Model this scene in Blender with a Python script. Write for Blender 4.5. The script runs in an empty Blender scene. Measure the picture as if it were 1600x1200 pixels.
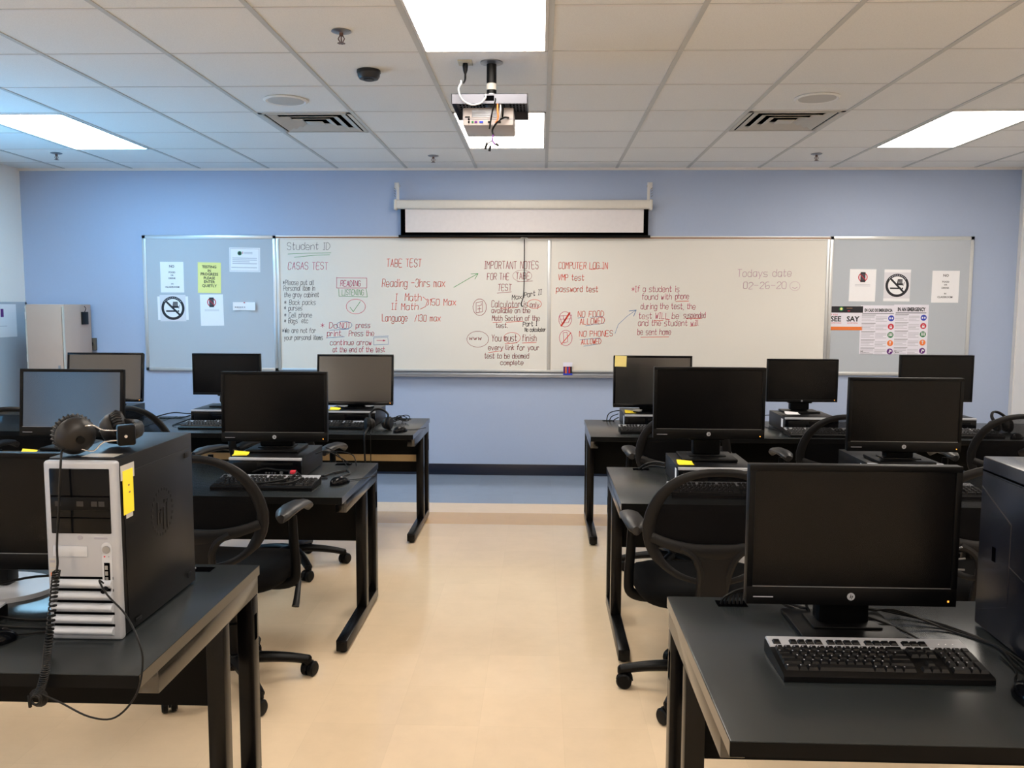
import bpy, bmesh, math, random
from mathutils import Vector, Matrix
random.seed(7)
PI = math.pi
scn = bpy.context.scene
COL = scn.collection

# ---------------------------------------------------------------- camera, world, light, exposure
CAM_H, PITCH, YAW, ROLL, FPX = 1.5205, 0.0929, 0.0344, -0.0043, 1313.18
_fw = Vector((-math.sin(YAW)*math.cos(PITCH), math.cos(YAW)*math.cos(PITCH), -math.sin(PITCH)))
_rt = Vector((math.cos(YAW), math.sin(YAW), 0))
_dn = _fw.cross(_rt)
_r2 = math.cos(ROLL)*_rt + math.sin(ROLL)*_dn
_d2 = -math.sin(ROLL)*_rt + math.cos(ROLL)*_dn
camd = bpy.data.cameras.new('camera'); cam = bpy.data.objects.new('camera', camd); COL.objects.link(cam)
camd.sensor_width = 36; camd.lens = FPX/1600*36; camd.clip_start = .05
cam.matrix_world = Matrix(((_r2.x, -_d2.x, -_fw.x, 0), (_r2.y, -_d2.y, -_fw.y, 0), (_r2.z, -_d2.z, -_fw.z, CAM_H), (0, 0, 0, 1)))
scn.camera = cam
scn.view_settings.view_transform = 'Standard'
scn.view_settings.look = 'None'
scn.view_settings.gamma = 1
scn.view_settings.exposure = 0.0
scn.view_settings.use_curve_mapping = False
PANEL_POWER = 15.6         # radiance of the fluorescent diffusers
DAY_POWER = 52.0           # daylight through each window
world = bpy.data.worlds.new('World'); scn.world = world; world.use_nodes = True
world.node_tree.nodes['Background'].inputs[0].default_value = (.45, .62, .9, 1)
world.node_tree.nodes['Background'].inputs[1].default_value = 1.0

D, XL, XR, YB, ZC = 7.46, -4.65, 4.10, -3.2, 2.7145     # room
T = .6096                                             # ceiling module
XG, J0 = .033, .319
def gx(i): return XG + T*i
def gy(j): return D - J0 - T*(j-1)
def daylight(y0, y1, z0, z1, power, tilt):
    l = bpy.data.lights.new('daylight', 'AREA'); l.shape = 'RECTANGLE'; l.size = y1-y0; l.size_y = z1-z0
    l.energy = power; l.color = (.16, .55, 1.0); l.spread = 2.6
    o = bpy.data.objects.new('daylight', l); COL.objects.link(o)
    o.location = (XL+.06, (y0+y1)/2, (z0+z1)/2)
    o.rotation_euler = Vector((math.cos(tilt), 0, math.sin(tilt))).to_track_quat('-Z', 'Z').to_euler()
WINS = [(4.0, 6.5, .95, 2.2), (-1.2, 1.0, .95, 2.2)]
daylight(*WINS[0], DAY_POWER, math.radians(40))
daylight(*WINS[1], DAY_POWER*.35, math.radians(10))

def ray(px, py):
    return _r2*((px-800)/FPX) + _d2*((py-600)/FPX) + _fw
def atY(px, py, Y):
    d = ray(px, py); t = Y/d.y; return Vector((d.x*t, Y, CAM_H+d.z*t))
def atZ(px, py, z):
    d = ray(px, py); t = (z-CAM_H)/d.z; return Vector((d.x*t, d.y*t, z))

# ---------------------------------------------------------------- materials
def s2l(c):
    return tuple(((v/255)/12.92 if v <= 10 else (((v/255)+.055)/1.055)**2.4) for v in c)
MATS = {}
def P(name, rgb, rough=.5, metal=0, var=.05, scale=30, bump=0, spec=.5, emit=None, es=0, coat=0):
    m = bpy.data.materials.new(name); m.use_nodes = True
    nt = m.node_tree; b = nt.nodes['Principled BSDF']
    c = s2l(rgb)
    tc = nt.nodes.new('ShaderNodeTexCoord')
    nz = nt.nodes.new('ShaderNodeTexNoise'); nz.inputs['Scale'].default_value = scale; nz.inputs['Detail'].default_value = 3
    nt.links.new(tc.outputs['Object'], nz.inputs['Vector'])
    mx = nt.nodes.new('ShaderNodeMix'); mx.data_type = 'RGBA'
    mx.inputs[6].default_value = tuple(v*(1-var) for v in c)+(1,)
    mx.inputs[7].default_value = tuple(min(1, v*(1+var)) for v in c)+(1,)
    nt.links.new(nz.outputs['Fac'], mx.inputs[0]); nt.links.new(mx.outputs[2], b.inputs['Base Color'])
    b.inputs['Roughness'].default_value = rough; b.inputs['Metallic'].default_value = metal
    b.inputs['Specular IOR Level'].default_value = spec
    b.inputs['Coat Weight'].default_value = coat; b.inputs['Coat Roughness'].default_value = .15
    if bump:
        bp = nt.nodes.new('ShaderNodeBump'); bp.inputs['Strength'].default_value = bump; bp.inputs['Distance'].default_value = .002
        nt.links.new(nz.outputs['Fac'], bp.inputs['Height']); nt.links.new(bp.outputs[0], b.inputs['Normal'])
    if emit:
        b.inputs['Emission Color'].default_value = s2l(emit)+(1,); b.inputs['Emission Strength'].default_value = es
    MATS[name] = m
    return m

M_wallf = P('wall_paint_blue', (170, 185, 213), .6, bump=.15, scale=60, var=.02)
M_wall = P('wall_paint_cream', (244, 238, 231), .6, bump=.1, scale=60, var=.02)
M_base = P('vinyl_base_navy', (14, 22, 42), .3)
M_tee = P('ceiling_tee', (200, 198, 192), .5, var=.02)
M_tee2 = P('ceiling_cross_tee', (236, 230, 224), .5, var=.02)
M_alu = P('aluminium_trim', (205, 208, 210), .35, .6, var=.03)
M_alud = P('aluminium_tray', (150, 153, 160), .4, .6, var=.03)
M_oak = P('map_rail_cork', (150, 112, 84), .7)
M_wb = P('whiteboard_enamel', (227, 224, 217), .22, var=.012, scale=3)
M_fab = P('tackboard_fabric', (184, 191, 200), .9, bump=.3, scale=700, var=.05)
M_paper = P('paper', (240, 240, 244), .8, var=.015)
M_paperp = P('paper_lilac', (232, 230, 242), .8, var=.015)
M_payel = P('paper_yellow', (240, 236, 150), .8, var=.02)
M_post = P('sticky_yellow', (255, 228, 50), .7, var=.02)
M_postp = P('sticky_pale', (250, 232, 150), .7, var=.02)
M_ink = P('print_black', (28, 28, 36), .7)
M_inkg = P('print_grey', (150, 150, 160), .7)
M_inkl = P('print_light', (190, 188, 200), .7)
M_halo = P('print_pale_grey', (222, 221, 228), .8, var=.03, scale=300)
M_red = P('print_red', (200, 40, 60), .7)
M_blue = P('print_blue', (45, 65, 180), .7)
M_green = P('print_green', (35, 120, 70), .7)
M_orange = P('print_orange', (235, 125, 60), .7)
M_purple = P('print_purple', (95, 35, 120), .7)
MK = {'k': P('marker_black', (30, 14, 22), .6), 'r': P('marker_red', (222, 60, 34), .6), 'd': P('marker_dark_red', (140, 22, 40), .6),
      'm': P('marker_magenta', (196, 44, 98), .6), 'p': P('marker_pink', (218, 80, 108), .6), 'g': P('marker_green', (70, 150, 80), .6),
      'b': P('marker_blue', (108, 140, 182), .6), 'v': P('marker_faded_mauve', (190, 150, 172), .6)}
M_desk = P('desk_laminate', (32, 36, 38), .26, var=.12, scale=260, spec=.5)
M_frame = P('desk_black_enamel', (8, 7, 7), .25, var=.08, scale=80, spec=.2)
M_side = P('desk_edge_enamel', (12, 11, 10), .18, var=.08, scale=80, spec=.95)
M_panel = P('desk_panel_matte', (6, 6, 6), .6, spec=.12)
M_tan = P('desk_tan_strip', (196, 168, 122), .5)
M_hole = P('dark_opening', (4, 4, 5), .8, spec=.0)
M_plast = P('black_plastic', (6, 6, 7), .4, bump=.05, scale=400, spec=.14)
M_plast2 = P('charcoal_plastic', (19, 19, 21), .45, bump=.1, scale=300, spec=.22)
M_arm = P('armrest_urethane', (28, 27, 28), .42, spec=.45)
M_gloss = P('black_gloss', (6, 7, 10), .14, spec=.16)
M_screen = P('screen_matte', (4, 4, 5), .24, var=.02, spec=.2)
M_screenb = P('screen_satin', (24, 26, 28), .2, var=.02, spec=1.0, coat=.7)
M_case = P('pc_case_black', (13, 13, 15), .4, bump=.08, scale=500, spec=.3)
M_casen = P('pc_case_navy', (16, 19, 30), .27, bump=.04, scale=500, spec=.5)
M_silver = P('silver_plastic', (164, 167, 175), .35, .15, var=.03)
M_silver2 = P('silver_plastic_light', (182, 186, 194), .3, .1, var=.03)
M_metal = P('chrome_wire', (215, 210, 205), .2, 1)
M_steel = P('steel_grey', (150, 152, 156), .35, .8)
M_lab = P('printed_label', (172, 168, 162), .6, var=.08)
M_fabric = P('seat_fabric_black', (6, 6, 7), .9, spec=.1, bump=.4, scale=900, var=.2)
M_rubber = P('cable_rubber', (7, 7, 8), .5, spec=.25)
M_cablew = P('cable_white', (150, 150, 154), .5)
M_cab = P('cabinet_enamel', (188, 162, 146), .5, var=.03, scale=12)
M_pad = P('ear_pad_leatherette', (12, 10, 10), .5, spec=.3, bump=.3, scale=150)
M_shell = P('ear_shell', (20, 17, 16), .45, spec=.35)
M_key = P('keycap_black', (9, 9, 11), .4, spec=.3)
M_proj = P('projector_grey', (186, 178, 178), .45)
M_projw = P('projector_cage_grey', (92, 94, 106), .4)
M_scrc = P('screen_case_cream', (222, 216, 206), .45)
M_scr = P('screen_cloth', (228, 222, 222), .85)
M_brown = P('switch_plate_brown', (92, 82, 72), .5)
M_smoke = P('detector_black', (16, 18, 24), .4)
M_white = P('white_enamel', (222, 218, 214), .5)
M_vent = P('vent_enamel', (196, 190, 180), .5)
M_led = P('led_amber', (255, 170, 60), .4, emit=(255, 170, 60), es=1.6)
M_brass = P('sprinkler_metal', (120, 95, 88), .3, .9)
M_clear = P('sticker_tape', (190, 188, 184), .35)
M_blind = P('window_frame_white', (225, 226, 228), .5)
M_glass = bpy.data.materials.new('window_glass'); M_glass.use_nodes = True
_b = M_glass.node_tree.nodes['Principled BSDF']; _b.inputs['Transmission Weight'].default_value = 1; _b.inputs['Roughness'].default_value = .02
M_glass.node_tree.nodes['Principled BSDF'].inputs['IOR'].default_value = 1.1
M_diff = bpy.data.materials.new('light_diffuser'); M_diff.use_nodes = True
_b = M_diff.node_tree.nodes['Principled BSDF']; _b.inputs['Base Color'].default_value = (.9, .9, .9, 1)
_b.inputs['Emission Color'].default_value = (1, .905, .79, 1); _b.inputs['Emission Strength'].default_value = PANEL_POWER
M_diffc = M_diff.copy(); M_diffc.name = 'light_diffuser_cool'       # this fitting has cooler tubes
_b = M_diffc.node_tree.nodes['Principled BSDF']; _b.inputs['Emission Color'].default_value = (.48, .92, 1.28, 1)

def mesh_fabric():                                        # woven see-through back
    m = bpy.data.materials.new('chair_mesh'); m.use_nodes = True; nt = m.node_tree
    b = nt.nodes['Principled BSDF']; out = nt.nodes['Material Output']
    b.inputs['Base Color'].default_value = (.004, .004, .005, 1); b.inputs['Roughness'].default_value = .7; b.inputs['Specular IOR Level'].default_value = .08
    tc = nt.nodes.new('ShaderNodeTexCoord'); vor = nt.nodes.new('ShaderNodeTexChecker'); vor.inputs['Scale'].default_value = 420
    mp = nt.nodes.new('ShaderNodeMapping'); mp.inputs['Rotation'].default_value = (0, .785, 0)
    nt.links.new(tc.outputs['Object'], mp.inputs[0]); nt.links.new(mp.outputs[0], vor.inputs[0])
    tr = nt.nodes.new('ShaderNodeBsdfTransparent'); mx = nt.nodes.new('ShaderNodeMixShader')
    mr = nt.nodes.new('ShaderNodeMapRange'); mr.inputs[3].default_value = .6; mr.inputs[4].default_value = .95
    nt.links.new(vor.outputs['Fac'], mr.inputs[0]); nt.links.new(mr.outputs[0], mx.inputs[0])
    nt.links.new(tr.outputs[0], mx.inputs[1]); nt.links.new(b.outputs[0], mx.inputs[2]); nt.links.new(mx.outputs[0], out.inputs[0])
    return m
M_mesh = mesh_fabric()

def floor_mat():
    m = bpy.data.materials.new('vinyl_floor_tile'); m.use_nodes = True; nt = m.node_tree; N = nt.nodes; L = nt.links
    b = N['Principled BSDF']
    geo = N.new('ShaderNodeNewGeometry'); sep = N.new('ShaderNodeSeparateXYZ'); L.new(geo.outputs['Position'], sep.inputs[0])
    def math_(op, a, bv, clamp=False):
        n = N.new('ShaderNodeMath'); n.operation = op; n.use_clamp = clamp
        for k, v in ((0, a), (1, bv)):
            if isinstance(v, (int, float)): n.inputs[k].default_value = v
            elif v is not None: L.new(v, n.inputs[k])
        return n.outputs[0]
    tx = math_('DIVIDE', math_('SUBTRACT', sep.outputs['X'], .09), .3048); ty = math_('DIVIDE', math_('SUBTRACT', sep.outputs['Y'], 5.737), .3134)
    cx = math_('FLOOR', tx, None); cy = math_('FLOOR', ty, None)
    comb = N.new('ShaderNodeCombineXYZ'); L.new(cx, comb.inputs[0]); L.new(cy, comb.inputs[1])
    wn = N.new('ShaderNodeTexWhiteNoise'); L.new(comb.outputs[0], wn.inputs['Vector'])
    nz = N.new('ShaderNodeTexNoise'); nz.inputs['Scale'].default_value = 9; nz.inputs['Detail'].default_value = 8; nz.inputs['Roughness'].default_value = .65
    L.new(geo.outputs['Position'], nz.inputs['Vector'])
    ramp = N.new('ShaderNodeValToRGB'); ramp.color_ramp.interpolation = 'CONSTANT'
    f = math_('DIVIDE', math_('SUBTRACT', sep.outputs['Y'], 5.0), 2.0, True); L.new(f, ramp.inputs[0])
    e = ramp.color_ramp.elements; e[0].position = 0; e[0].color = s2l((222, 200, 170))+(1,)
    e[1].position = (5.737-5)/2; e[1].color = s2l((210, 174, 126))+(1,)
    for p, c in (((6.063-5)/2, (230, 204, 172)), ((6.364-5)/2, (140, 152, 170))):
        k = e.new(p); k.color = s2l(c)+(1,)
    v = math_('ADD', math_('MULTIPLY', wn.outputs['Value'], .05), math_('MULTIPLY', nz.outputs['Fac'], .16))
    v = math_('ADD', v, .895)
    fx = math_('FRACT', tx, None); fy = math_('FRACT', ty, None)
    ex = math_('LESS_THAN', math_('ABSOLUTE', math_('SUBTRACT', fx, .5), None), .4965)
    ey = math_('LESS_THAN', math_('ABSOLUTE', math_('SUBTRACT', fy, .5), None), .4965)
    seam = math_('ADD', math_('MULTIPLY', math_('MULTIPLY', ex, ey), .05), .95)
    v = math_('MULTIPLY', v, seam)
    mx = N.new('ShaderNodeMix'); mx.data_type = 'RGBA'; mx.blend_type = 'MULTIPLY'; mx.inputs[0].default_value = 1
    L.new(ramp.outputs[0], mx.inputs[6]); L.new(v, mx.inputs[7]); L.new(mx.outputs[2], b.inputs['Base Color'])
    b.inputs['Roughness'].default_value = .11; b.inputs['Specular IOR Level'].default_value = .5
    bp = N.new('ShaderNodeBump'); bp.inputs['Strength'].default_value = .04; bp.inputs['Distance'].default_value = .004
    n2 = N.new('ShaderNodeTexNoise'); n2.inputs['Scale'].default_value = 14; L.new(geo.outputs['Position'], n2.inputs['Vector'])
    L.new(n2.outputs['Fac'], bp.inputs['Height']); L.new(bp.outputs[0], b.inputs['Normal'])
    return m
M_floor = floor_mat()
def ceil_mat():
    m = bpy.data.materials.new('acoustic_ceiling_tile'); m.use_nodes = True; nt = m.node_tree; N = nt.nodes; L = nt.links
    b = N['Principled BSDF']; geo = N.new('ShaderNodeNewGeometry')
    vm = N.new('ShaderNodeVectorMath'); vm.operation = 'SUBTRACT'; vm.inputs[1].default_value = (XG, gy(1), 0); L.new(geo.outputs['Position'], vm.inputs[0])
    vd = N.new('ShaderNodeVectorMath'); vd.operation = 'SCALE'; vd.inputs['Scale'].default_value = 1/T; L.new(vm.outputs[0], vd.inputs[0])
    vf = N.new('ShaderNodeVectorMath'); vf.operation = 'FLOOR'; L.new(vd.outputs[0], vf.inputs[0])
    wn = N.new('ShaderNodeTexWhiteNoise'); L.new(vf.outputs[0], wn.inputs['Vector'])
    nz = N.new('ShaderNodeTexNoise'); nz.inputs['Scale'].default_value = 220; nz.inputs['Detail'].default_value = 2; L.new(geo.outputs['Position'], nz.inputs['Vector'])
    r = N.new('ShaderNodeMix'); r.data_type = 'RGBA'; r.inputs[6].default_value = s2l((240, 238, 234))+(1,); r.inputs[7].default_value = s2l((245, 242, 237))+(1,)
    L.new(wn.outputs['Value'], r.inputs[0])
    mr = N.new('ShaderNodeMapRange'); mr.inputs[1].default_value = .3; mr.inputs[2].default_value = .55; mr.inputs[3].default_value = .92; mr.inputs[4].default_value = 1; L.new(nz.outputs['Fac'], mr.inputs[0])
    mx = N.new('ShaderNodeMix'); mx.data_type = 'RGBA'; mx.blend_type = 'MULTIPLY'; mx.inputs[0].default_value = 1
    L.new(r.outputs[2], mx.inputs[6]); L.new(mr.outputs[0], mx.inputs[7]); L.new(mx.outputs[2], b.inputs['Base Color'])
    b.inputs['Roughness'].default_value = .9; b.inputs['Specular IOR Level'].default_value = .2
    return m
M_ceil = ceil_mat()

# ---------------------------------------------------------------- mesh builder
class MB:
    def __init__(s): s.v = []; s.f = []; s.mi = []; s.mats = []; s.xf = Matrix()
    def _m(s, m):
        if m is None: return 0
        if m not in s.mats: s.mats.append(m)
        return s.mats.index(m)
    def add(s, vs, fs, m=None):
        o = len(s.v); k = s._m(m)
        s.v += [tuple(s.xf @ Vector(p)) for p in vs]
        for f in fs: s.f.append([i+o for i in f]); s.mi.append(k)
        return s
    def box(s, x0, x1, y0, y1, z0, z1, bev=0, m=None, seg=2):
        if not bev:
            vs = [(x, y, z) for x in (x0, x1) for y in (y0, y1) for z in (z0, z1)]
            return s.add(vs, [(0, 1, 3, 2), (4, 6, 7, 5), (0, 4, 5, 1), (2, 3, 7, 6), (0, 2, 6, 4), (1, 5, 7, 3)], m)
        bm = bmesh.new(); bmesh.ops.create_cube(bm, size=1)
        for v in bm.verts: v.co = Vector(((x0+x1)/2+v.co.x*(x1-x0), (y0+y1)/2+v.co.y*(y1-y0), (z0+z1)/2+v.co.z*(z1-z0)))
        bmesh.ops.bevel(bm, geom=list(bm.edges), offset=bev, segments=seg, profile=.5, affect='EDGES')
        return s.bm(bm, m)
    def bm(s, bm, m=None):
        bm.verts.index_update()
        s.add([v.co[:] for v in bm.verts], [[v.index for v in f.verts] for f in bm.faces], m); bm.free(); return s
    def prism(s, pts, a, b, axis='z', m=None):          # outline extruded from a to b along an axis
        n = len(pts)
        def mk(p, h): return {'z': (p[0], p[1], h), 'y': (p[0], h, p[1]), 'x': (h, p[0], p[1])}[axis]
        vs = [mk(p, a) for p in pts]+[mk(p, b) for p in pts]
        fs = [list(range(n))[::-1], list(range(n, 2*n))]+[(i, (i+1) % n, n+(i+1) % n, n+i) for i in range(n)]
        return s.add(vs, fs, m)
    def tube(s, pts, r, n=8, m=None, closed=False, sm=0, cap=True, sx=1.0, up=None):
        pts = [Vector(p) for p in pts]
        if sm: pts = smooth(pts, sm, closed)
        k = len(pts); rr = r if isinstance(r, (list, tuple)) else [r]*k
        if len(rr) != k: rr = [rr[0]+(rr[-1]-rr[0])*i/(k-1) for i in range(k)]
        t = []
        for i in range(k):
            a = pts[(i-1) % k] if (closed or i) else pts[0]; b = pts[(i+1) % k] if (closed or i < k-1) else pts[-1]
            d = (b-a); t.append(d.normalized() if d.length > 1e-9 else Vector((0, 0, 1)))
        u = Vector(up) if up else (Vector((0, 0, 1)) if abs(t[0].z) < .9 else Vector((1, 0, 0)))
        u = (u-t[0]*u.dot(t[0])).normalized(); vs = []
        for i in range(k):
            uu = Vector(up) if up else u
            uu = uu-t[i]*uu.dot(t[i])
            if uu.length < 1e-6: uu = u
            u = uu.normalized(); w = t[i].cross(u)
            for q in range(n):
                a = 2*PI*q/n; vs.append(pts[i]+(u*math.cos(a)*sx+w*math.sin(a))*rr[i])
        fs = []
        for i in range(k if closed else k-1):
            for q in range(n):
                a = i*n+q; b = i*n+(q+1) % n; c = ((i+1) % k)*n+(q+1) % n; d = ((i+1) % k)*n+q
                fs.append((a, b, c, d))
        if cap and not closed: fs += [list(range(n))[::-1], list(range((k-1)*n, k*n))]
        return s.add(vs, fs, m)
    def lathe(s, prof, n=24, m=None, axis='z', c=(0, 0, 0)):   # profile of (radius, height)
        vs = []; fs = []; k = len(prof); c = Vector(c)
        for r, h in prof:
            for q in range(n):
                a = 2*PI*q/n; p = (r*math.cos(a), r*math.sin(a), h)
                if axis == 'x': p = (h, p[0], p[1])
                if axis == 'y': p = (p[0], h, p[1])
                vs.append(c+Vector(p))
        for i in range(k-1):
            for q in range(n): fs.append((i*n+q, i*n+(q+1) % n, (i+1)*n+(q+1) % n, (i+1)*n+q))
        fs += [list(range(n))[::-1], list(range((k-1)*n, k*n))]
        return s.add(vs, fs, m)
    def build(s, name, mat=None, parent=None, ang=40, loc=None):
        me = bpy.data.meshes.new(name); me.from_pydata(s.v, [], s.f)
        ms = s.mats if s.mats else [mat]
        for m in ms: me.materials.append(m)
        if s.mats: me.polygons.foreach_set('material_index', s.mi)
        bm = bmesh.new(); bm.from_mesh(me); bmesh.ops.recalc_face_normals(bm, faces=bm.faces); bm.to_mesh(me); bm.free()
        me.polygons.foreach_set('use_smooth', [True]*len(me.polygons)); me.set_sharp_from_angle(angle=math.radians(ang))
        me.update()
        o = bpy.data.objects.new(name, me); COL.objects.link(o)
        if parent: o.parent = parent
        if loc: o.location = loc
        return o
def smooth(p, n, closed=False):
    out = []; k = len(p)
    for i in range(k if closed else k-1):
        g = lambda j: p[j % k] if closed else p[max(0, min(k-1, j))]
        a, b, c, d = g(i-1), g(i), g(i+1), g(i+2)
        for q in range(n):
            t = q/n; out.append(.5*((2*b)+(c-a)*t+(2*a-5*b+4*c-d)*t*t+(3*b-a-3*c+d)*t**3))
    if not closed: out.append(p[-1])
    return out
def rrect(w, h, r, n=4, cx=0, cy=0):
    o = []
    for sx, sy, a0 in ((1, 1, 0), (-1, 1, 90), (-1, -1, 180), (1, -1, 270)):
        for i in range(n+1):
            a = math.radians(a0+90*i/n); o.append((cx+sx*(w/2-r)+r*math.cos(a), cy+sy*(h/2-r)+r*math.sin(a)))
    return o
def tag(o, label, cat, group=None):
    o['label'] = label; o['category'] = cat
    if group: o['group'] = group
    return o
def thing(name, label, cat, loc=(0, 0, 0), rz=0, group=None):
    o = bpy.data.objects.new(name, None); COL.objects.link(o); o.empty_display_size = .05
    o.location = loc; o.rotation_euler = (0, 0, rz); return tag(o, label, cat, group)
def struct(o): o['kind'] = 'structure'; return o
def dup(root, loc, rz, label, group=None):
    r = root.copy(); COL.objects.link(r); r.location = loc; r.rotation_euler = (0, 0, rz); r['label'] = label
    if group: r['group'] = group
    for ch in list(root.children):
        c = ch.copy(); COL.objects.link(c); c.parent = r
        for g in list(ch.children):
            d = g.copy(); COL.objects.link(d); d.parent = c
    return r
def text_mesh(txt, size, x, y, z, mb, mat, align='CENTER', bold=0, sx=1.0):
    """printed lettering lying in a plane that faces the room (x right, z up), baseline at (x, z), on plane y"""
    cu = bpy.data.curves.new('t', 'FONT'); cu.body = txt; cu.size = size; cu.align_x = align; cu.offset = bold*size; cu.resolution_u = 2
    ob = bpy.data.objects.new('t', cu); me = bpy.data.meshes.new_from_object(ob)
    vs = [(x+v.co.x*sx, y, z+v.co.y) for v in me.vertices]; fs = [list(p.vertices) for p in me.polygons]
    mb.add(vs, fs, mat); bpy.data.objects.remove(ob); bpy.data.curves.remove(cu); bpy.data.meshes.remove(me)

# ---------------------------------------------------------------- room shell
struct(MB().box(XL-.1, XR+.1, YB-.1, D+.1, -.1, 0).build('floor', M_floor))
c = MB(); va, vb = gy(4), gy(3); vx = [(gx(-3)+.02, gx(-2)-.02), (gx(2)+.02, gx(3)-.02)]
c.box(XL-.1, XR+.1, YB-.1, va+.02, ZC, ZC+.1).box(XL-.1, XR+.1, vb-.02, D+.1, ZC, ZC+.1)
for xa, xb in ((XL-.1, vx[0][0]), (vx[0][1], vx[1][0]), (vx[1][1], XR+.1)): c.box(xa, xb, va+.02, vb-.02, ZC, ZC+.1)
struct(c.build('ceiling', M_ceil))
struct(MB().box(XL-.1, XR+.1, D, D+.1, 0, ZC).build('wall_front', M_wallf))
struct(MB().box(XL-.1, XR+.1, YB-.1, YB, 0, ZC).build('wall_back', M_wall))
struct(MB().box(XR, XR+.1, YB, D, 0, ZC).build('wall_right', M_wall))
w = MB(); ys = sorted(WINS)
edges = [YB]+[v for q in ys for v in q[:2]]+[D]
for k in range(0, len(edges), 2): w.box(XL-.1, XL, edges[k], edges[k+1], 0, ZC)
for (a, b, z0, z1) in ys: w.box(XL-.1, XL, a, b, 0, z0); w.box(XL-.1, XL, a, b, z1, ZC)
struct(w.build('wall_left', M_wall))
for k, (a, b, z0, z1) in enumerate(WINS):
    f = MB()
    for (ya, yb, za, zb) in ((a, b, z0, z0+.05), (a, b, z1-.05, z1), (a, a+.05, z0, z1), (b-.05, b, z0, z1), ((a+b)/2-.025, (a+b)/2+.025, z0, z1)):
        f.box(XL-.09, XL-.01, ya, yb, za, zb)
    wf = struct(f.build('window_%d' % (k+1), M_blind))
    MB().box(XL-.055, XL-.05, a+.04, b-.04, z0+.04, z1-.04).build('pane', M_glass, wf)
struct(MB().box(XL, XR, D-.008, D, 0, .1, .003).build('baseboard_front', M_base))
struct(MB().box(XL, XL+.008, YB, D-.008, 0, .1, .003).build('baseboard_left', M_base))
struct(MB().box(XR-.008, XR, YB, D-.008, 0, .1, .003).build('baseboard_right', M_base))
struct(MB().box(XR-.006, XR, D-.05, D-.001, .1, ZC-.005).build('trim_1', M_white))
g = MB()
for i in range(-8, 7): g.box(gx(i)-.012, gx(i)+.012, YB, D, ZC-.004, ZC)
struct(g.build('trim_2', M_tee))
g = MB()
for j in range(1, 18):
    g.box(XL, XR, gy(j)-.008, gy(j)+.010, ZC-.002, ZC)
struct(g.build('trim_3', M_tee2))
g = MB()
for j in range(1, 18): g.box(XL, XR, gy(j)-.0105, gy(j)-.008, ZC-.0022, ZC)
struct(g.build('cross_tee_shadow', M_tee))  # thin darker strips paint the recess shadow beside each cross tee
struct(MB().box(XL, XR, D-.02, D, ZC-.02, ZC).build('trim_5', M_tee2))

# ---------------------------------------------------------------- ceiling fixtures
lp = {}
for ci, cn in ((-6, 'left'), (-1, 'middle'), (4, 'right')):
    for jr in (2, 6, 10, 14):
        x0, x1, y1, y0 = gx(ci)+.014, gx(ci+1)-.014, gy(jr)-.014, gy(jr+2)+.014
        if (ci, jr) == (-1, 2): lab = 'bright rectangular ceiling light beyond the hanging projector'
        elif (ci, jr) == (-1, 6): lab = 'bright rectangular ceiling light nearest overhead, in front of the projector'
        elif (ci, jr) == (-6, 2): lab = 'bright ceiling light with bluish surround above the grey cabinet side'
        elif (ci, jr) == (4, 2): lab = 'bright ceiling light to the right of the air vents'
        elif jr == 6: lab = 'ceiling light panel beside the %s wall over the second row of desks' % cn
        else: lab = 'ceiling light panel behind the camera, %s column, %s row' % (cn, 'nearer' if jr == 10 else 'farther')
        t = thing('ceiling_light', lab, 'ceiling light', ((x0+x1)/2, (y0+y1)/2, ZC), 0, 'recessed fluorescent ceiling lights')
        hx, hy = (x1-x0)/2, (y1-y0)/2
        f = MB()
        for b in ((-hx, hx, -hy, -hy+.012), (-hx, hx, hy-.012, hy), (-hx, -hx+.012, -hy, hy), (hx-.012, hx, -hy, hy)): f.box(*b, -.006, -.0005)
        f.build('frame', M_white, t)
        MB().box(-hx+.012, hx-.012, -hy+.012, hy-.012, -.004, -.0005).build('diffuser', M_diffc if (ci, jr) == (-6, 2) else M_diff, t)

def make_vent(label, i, j):
    t = thing('air_vent', label, 'air vent', (gx(i)+T/2, gy(j)-T/2, ZC), 0, 'square ceiling air vents')
    h = .2845; m = MB(); m.box(-h, h, -h, h, .092, .098)
    for b in ((-h, -h+.003, -h, h), (h-.003, h, -h, h), (-h, h, -h, -h+.003), (-h, h, h-.003, h)): m.box(*b, .0, .095)
    m.build('plenum', M_hole, t)
    f = MB(); h = .29
    for b in ((-h, h, -h, -h+.024), (-h, h, h-.024, h), (-h, -h+.024, -h, h), (h-.024, h, -h, h)): f.box(*b, -.006, -.0005)
    f.build('frame', M_vent, t)
    for k, (a, b) in enumerate(((.250, .206), (.186, .142), (.122, .078))):
        m = MB()                                  # each louver flares outwards to the room
        ring = lambda r, z: [(-r, -r, z), (r, -r, z), (r, r, z), (-r, r, z)]
        vs = ring(a, -.006)+ring(b, .010)+ring(a+.002, -.003)+ring(b+.002, .013)
        fs = [(q, (q+1) % 4, 4+(q+1) % 4, 4+q) for q in range(4)]+[(8+q, 12+q, 12+(q+1) % 4, 8+(q+1) % 4) for q in range(4)]
        fs += [(4+q, 4+(q+1) % 4, 12+(q+1) % 4, 12+q) for q in range(4)]+[(q, 8+q, 8+(q+1) % 4, (q+1) % 4) for q in range(4)]
        m.add(vs, fs); m.build('louver', M_vent, t, 20)
    MB().box(-.055, .055, -.055, .055, -.006, -.002, .0015).build('centre_plate', M_vent, t)
make_vent('square stepped air vent in the ceiling left of the projector', -3, 3)
make_vent('square stepped air vent in the ceiling right of the projector', 2, 3)
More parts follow.
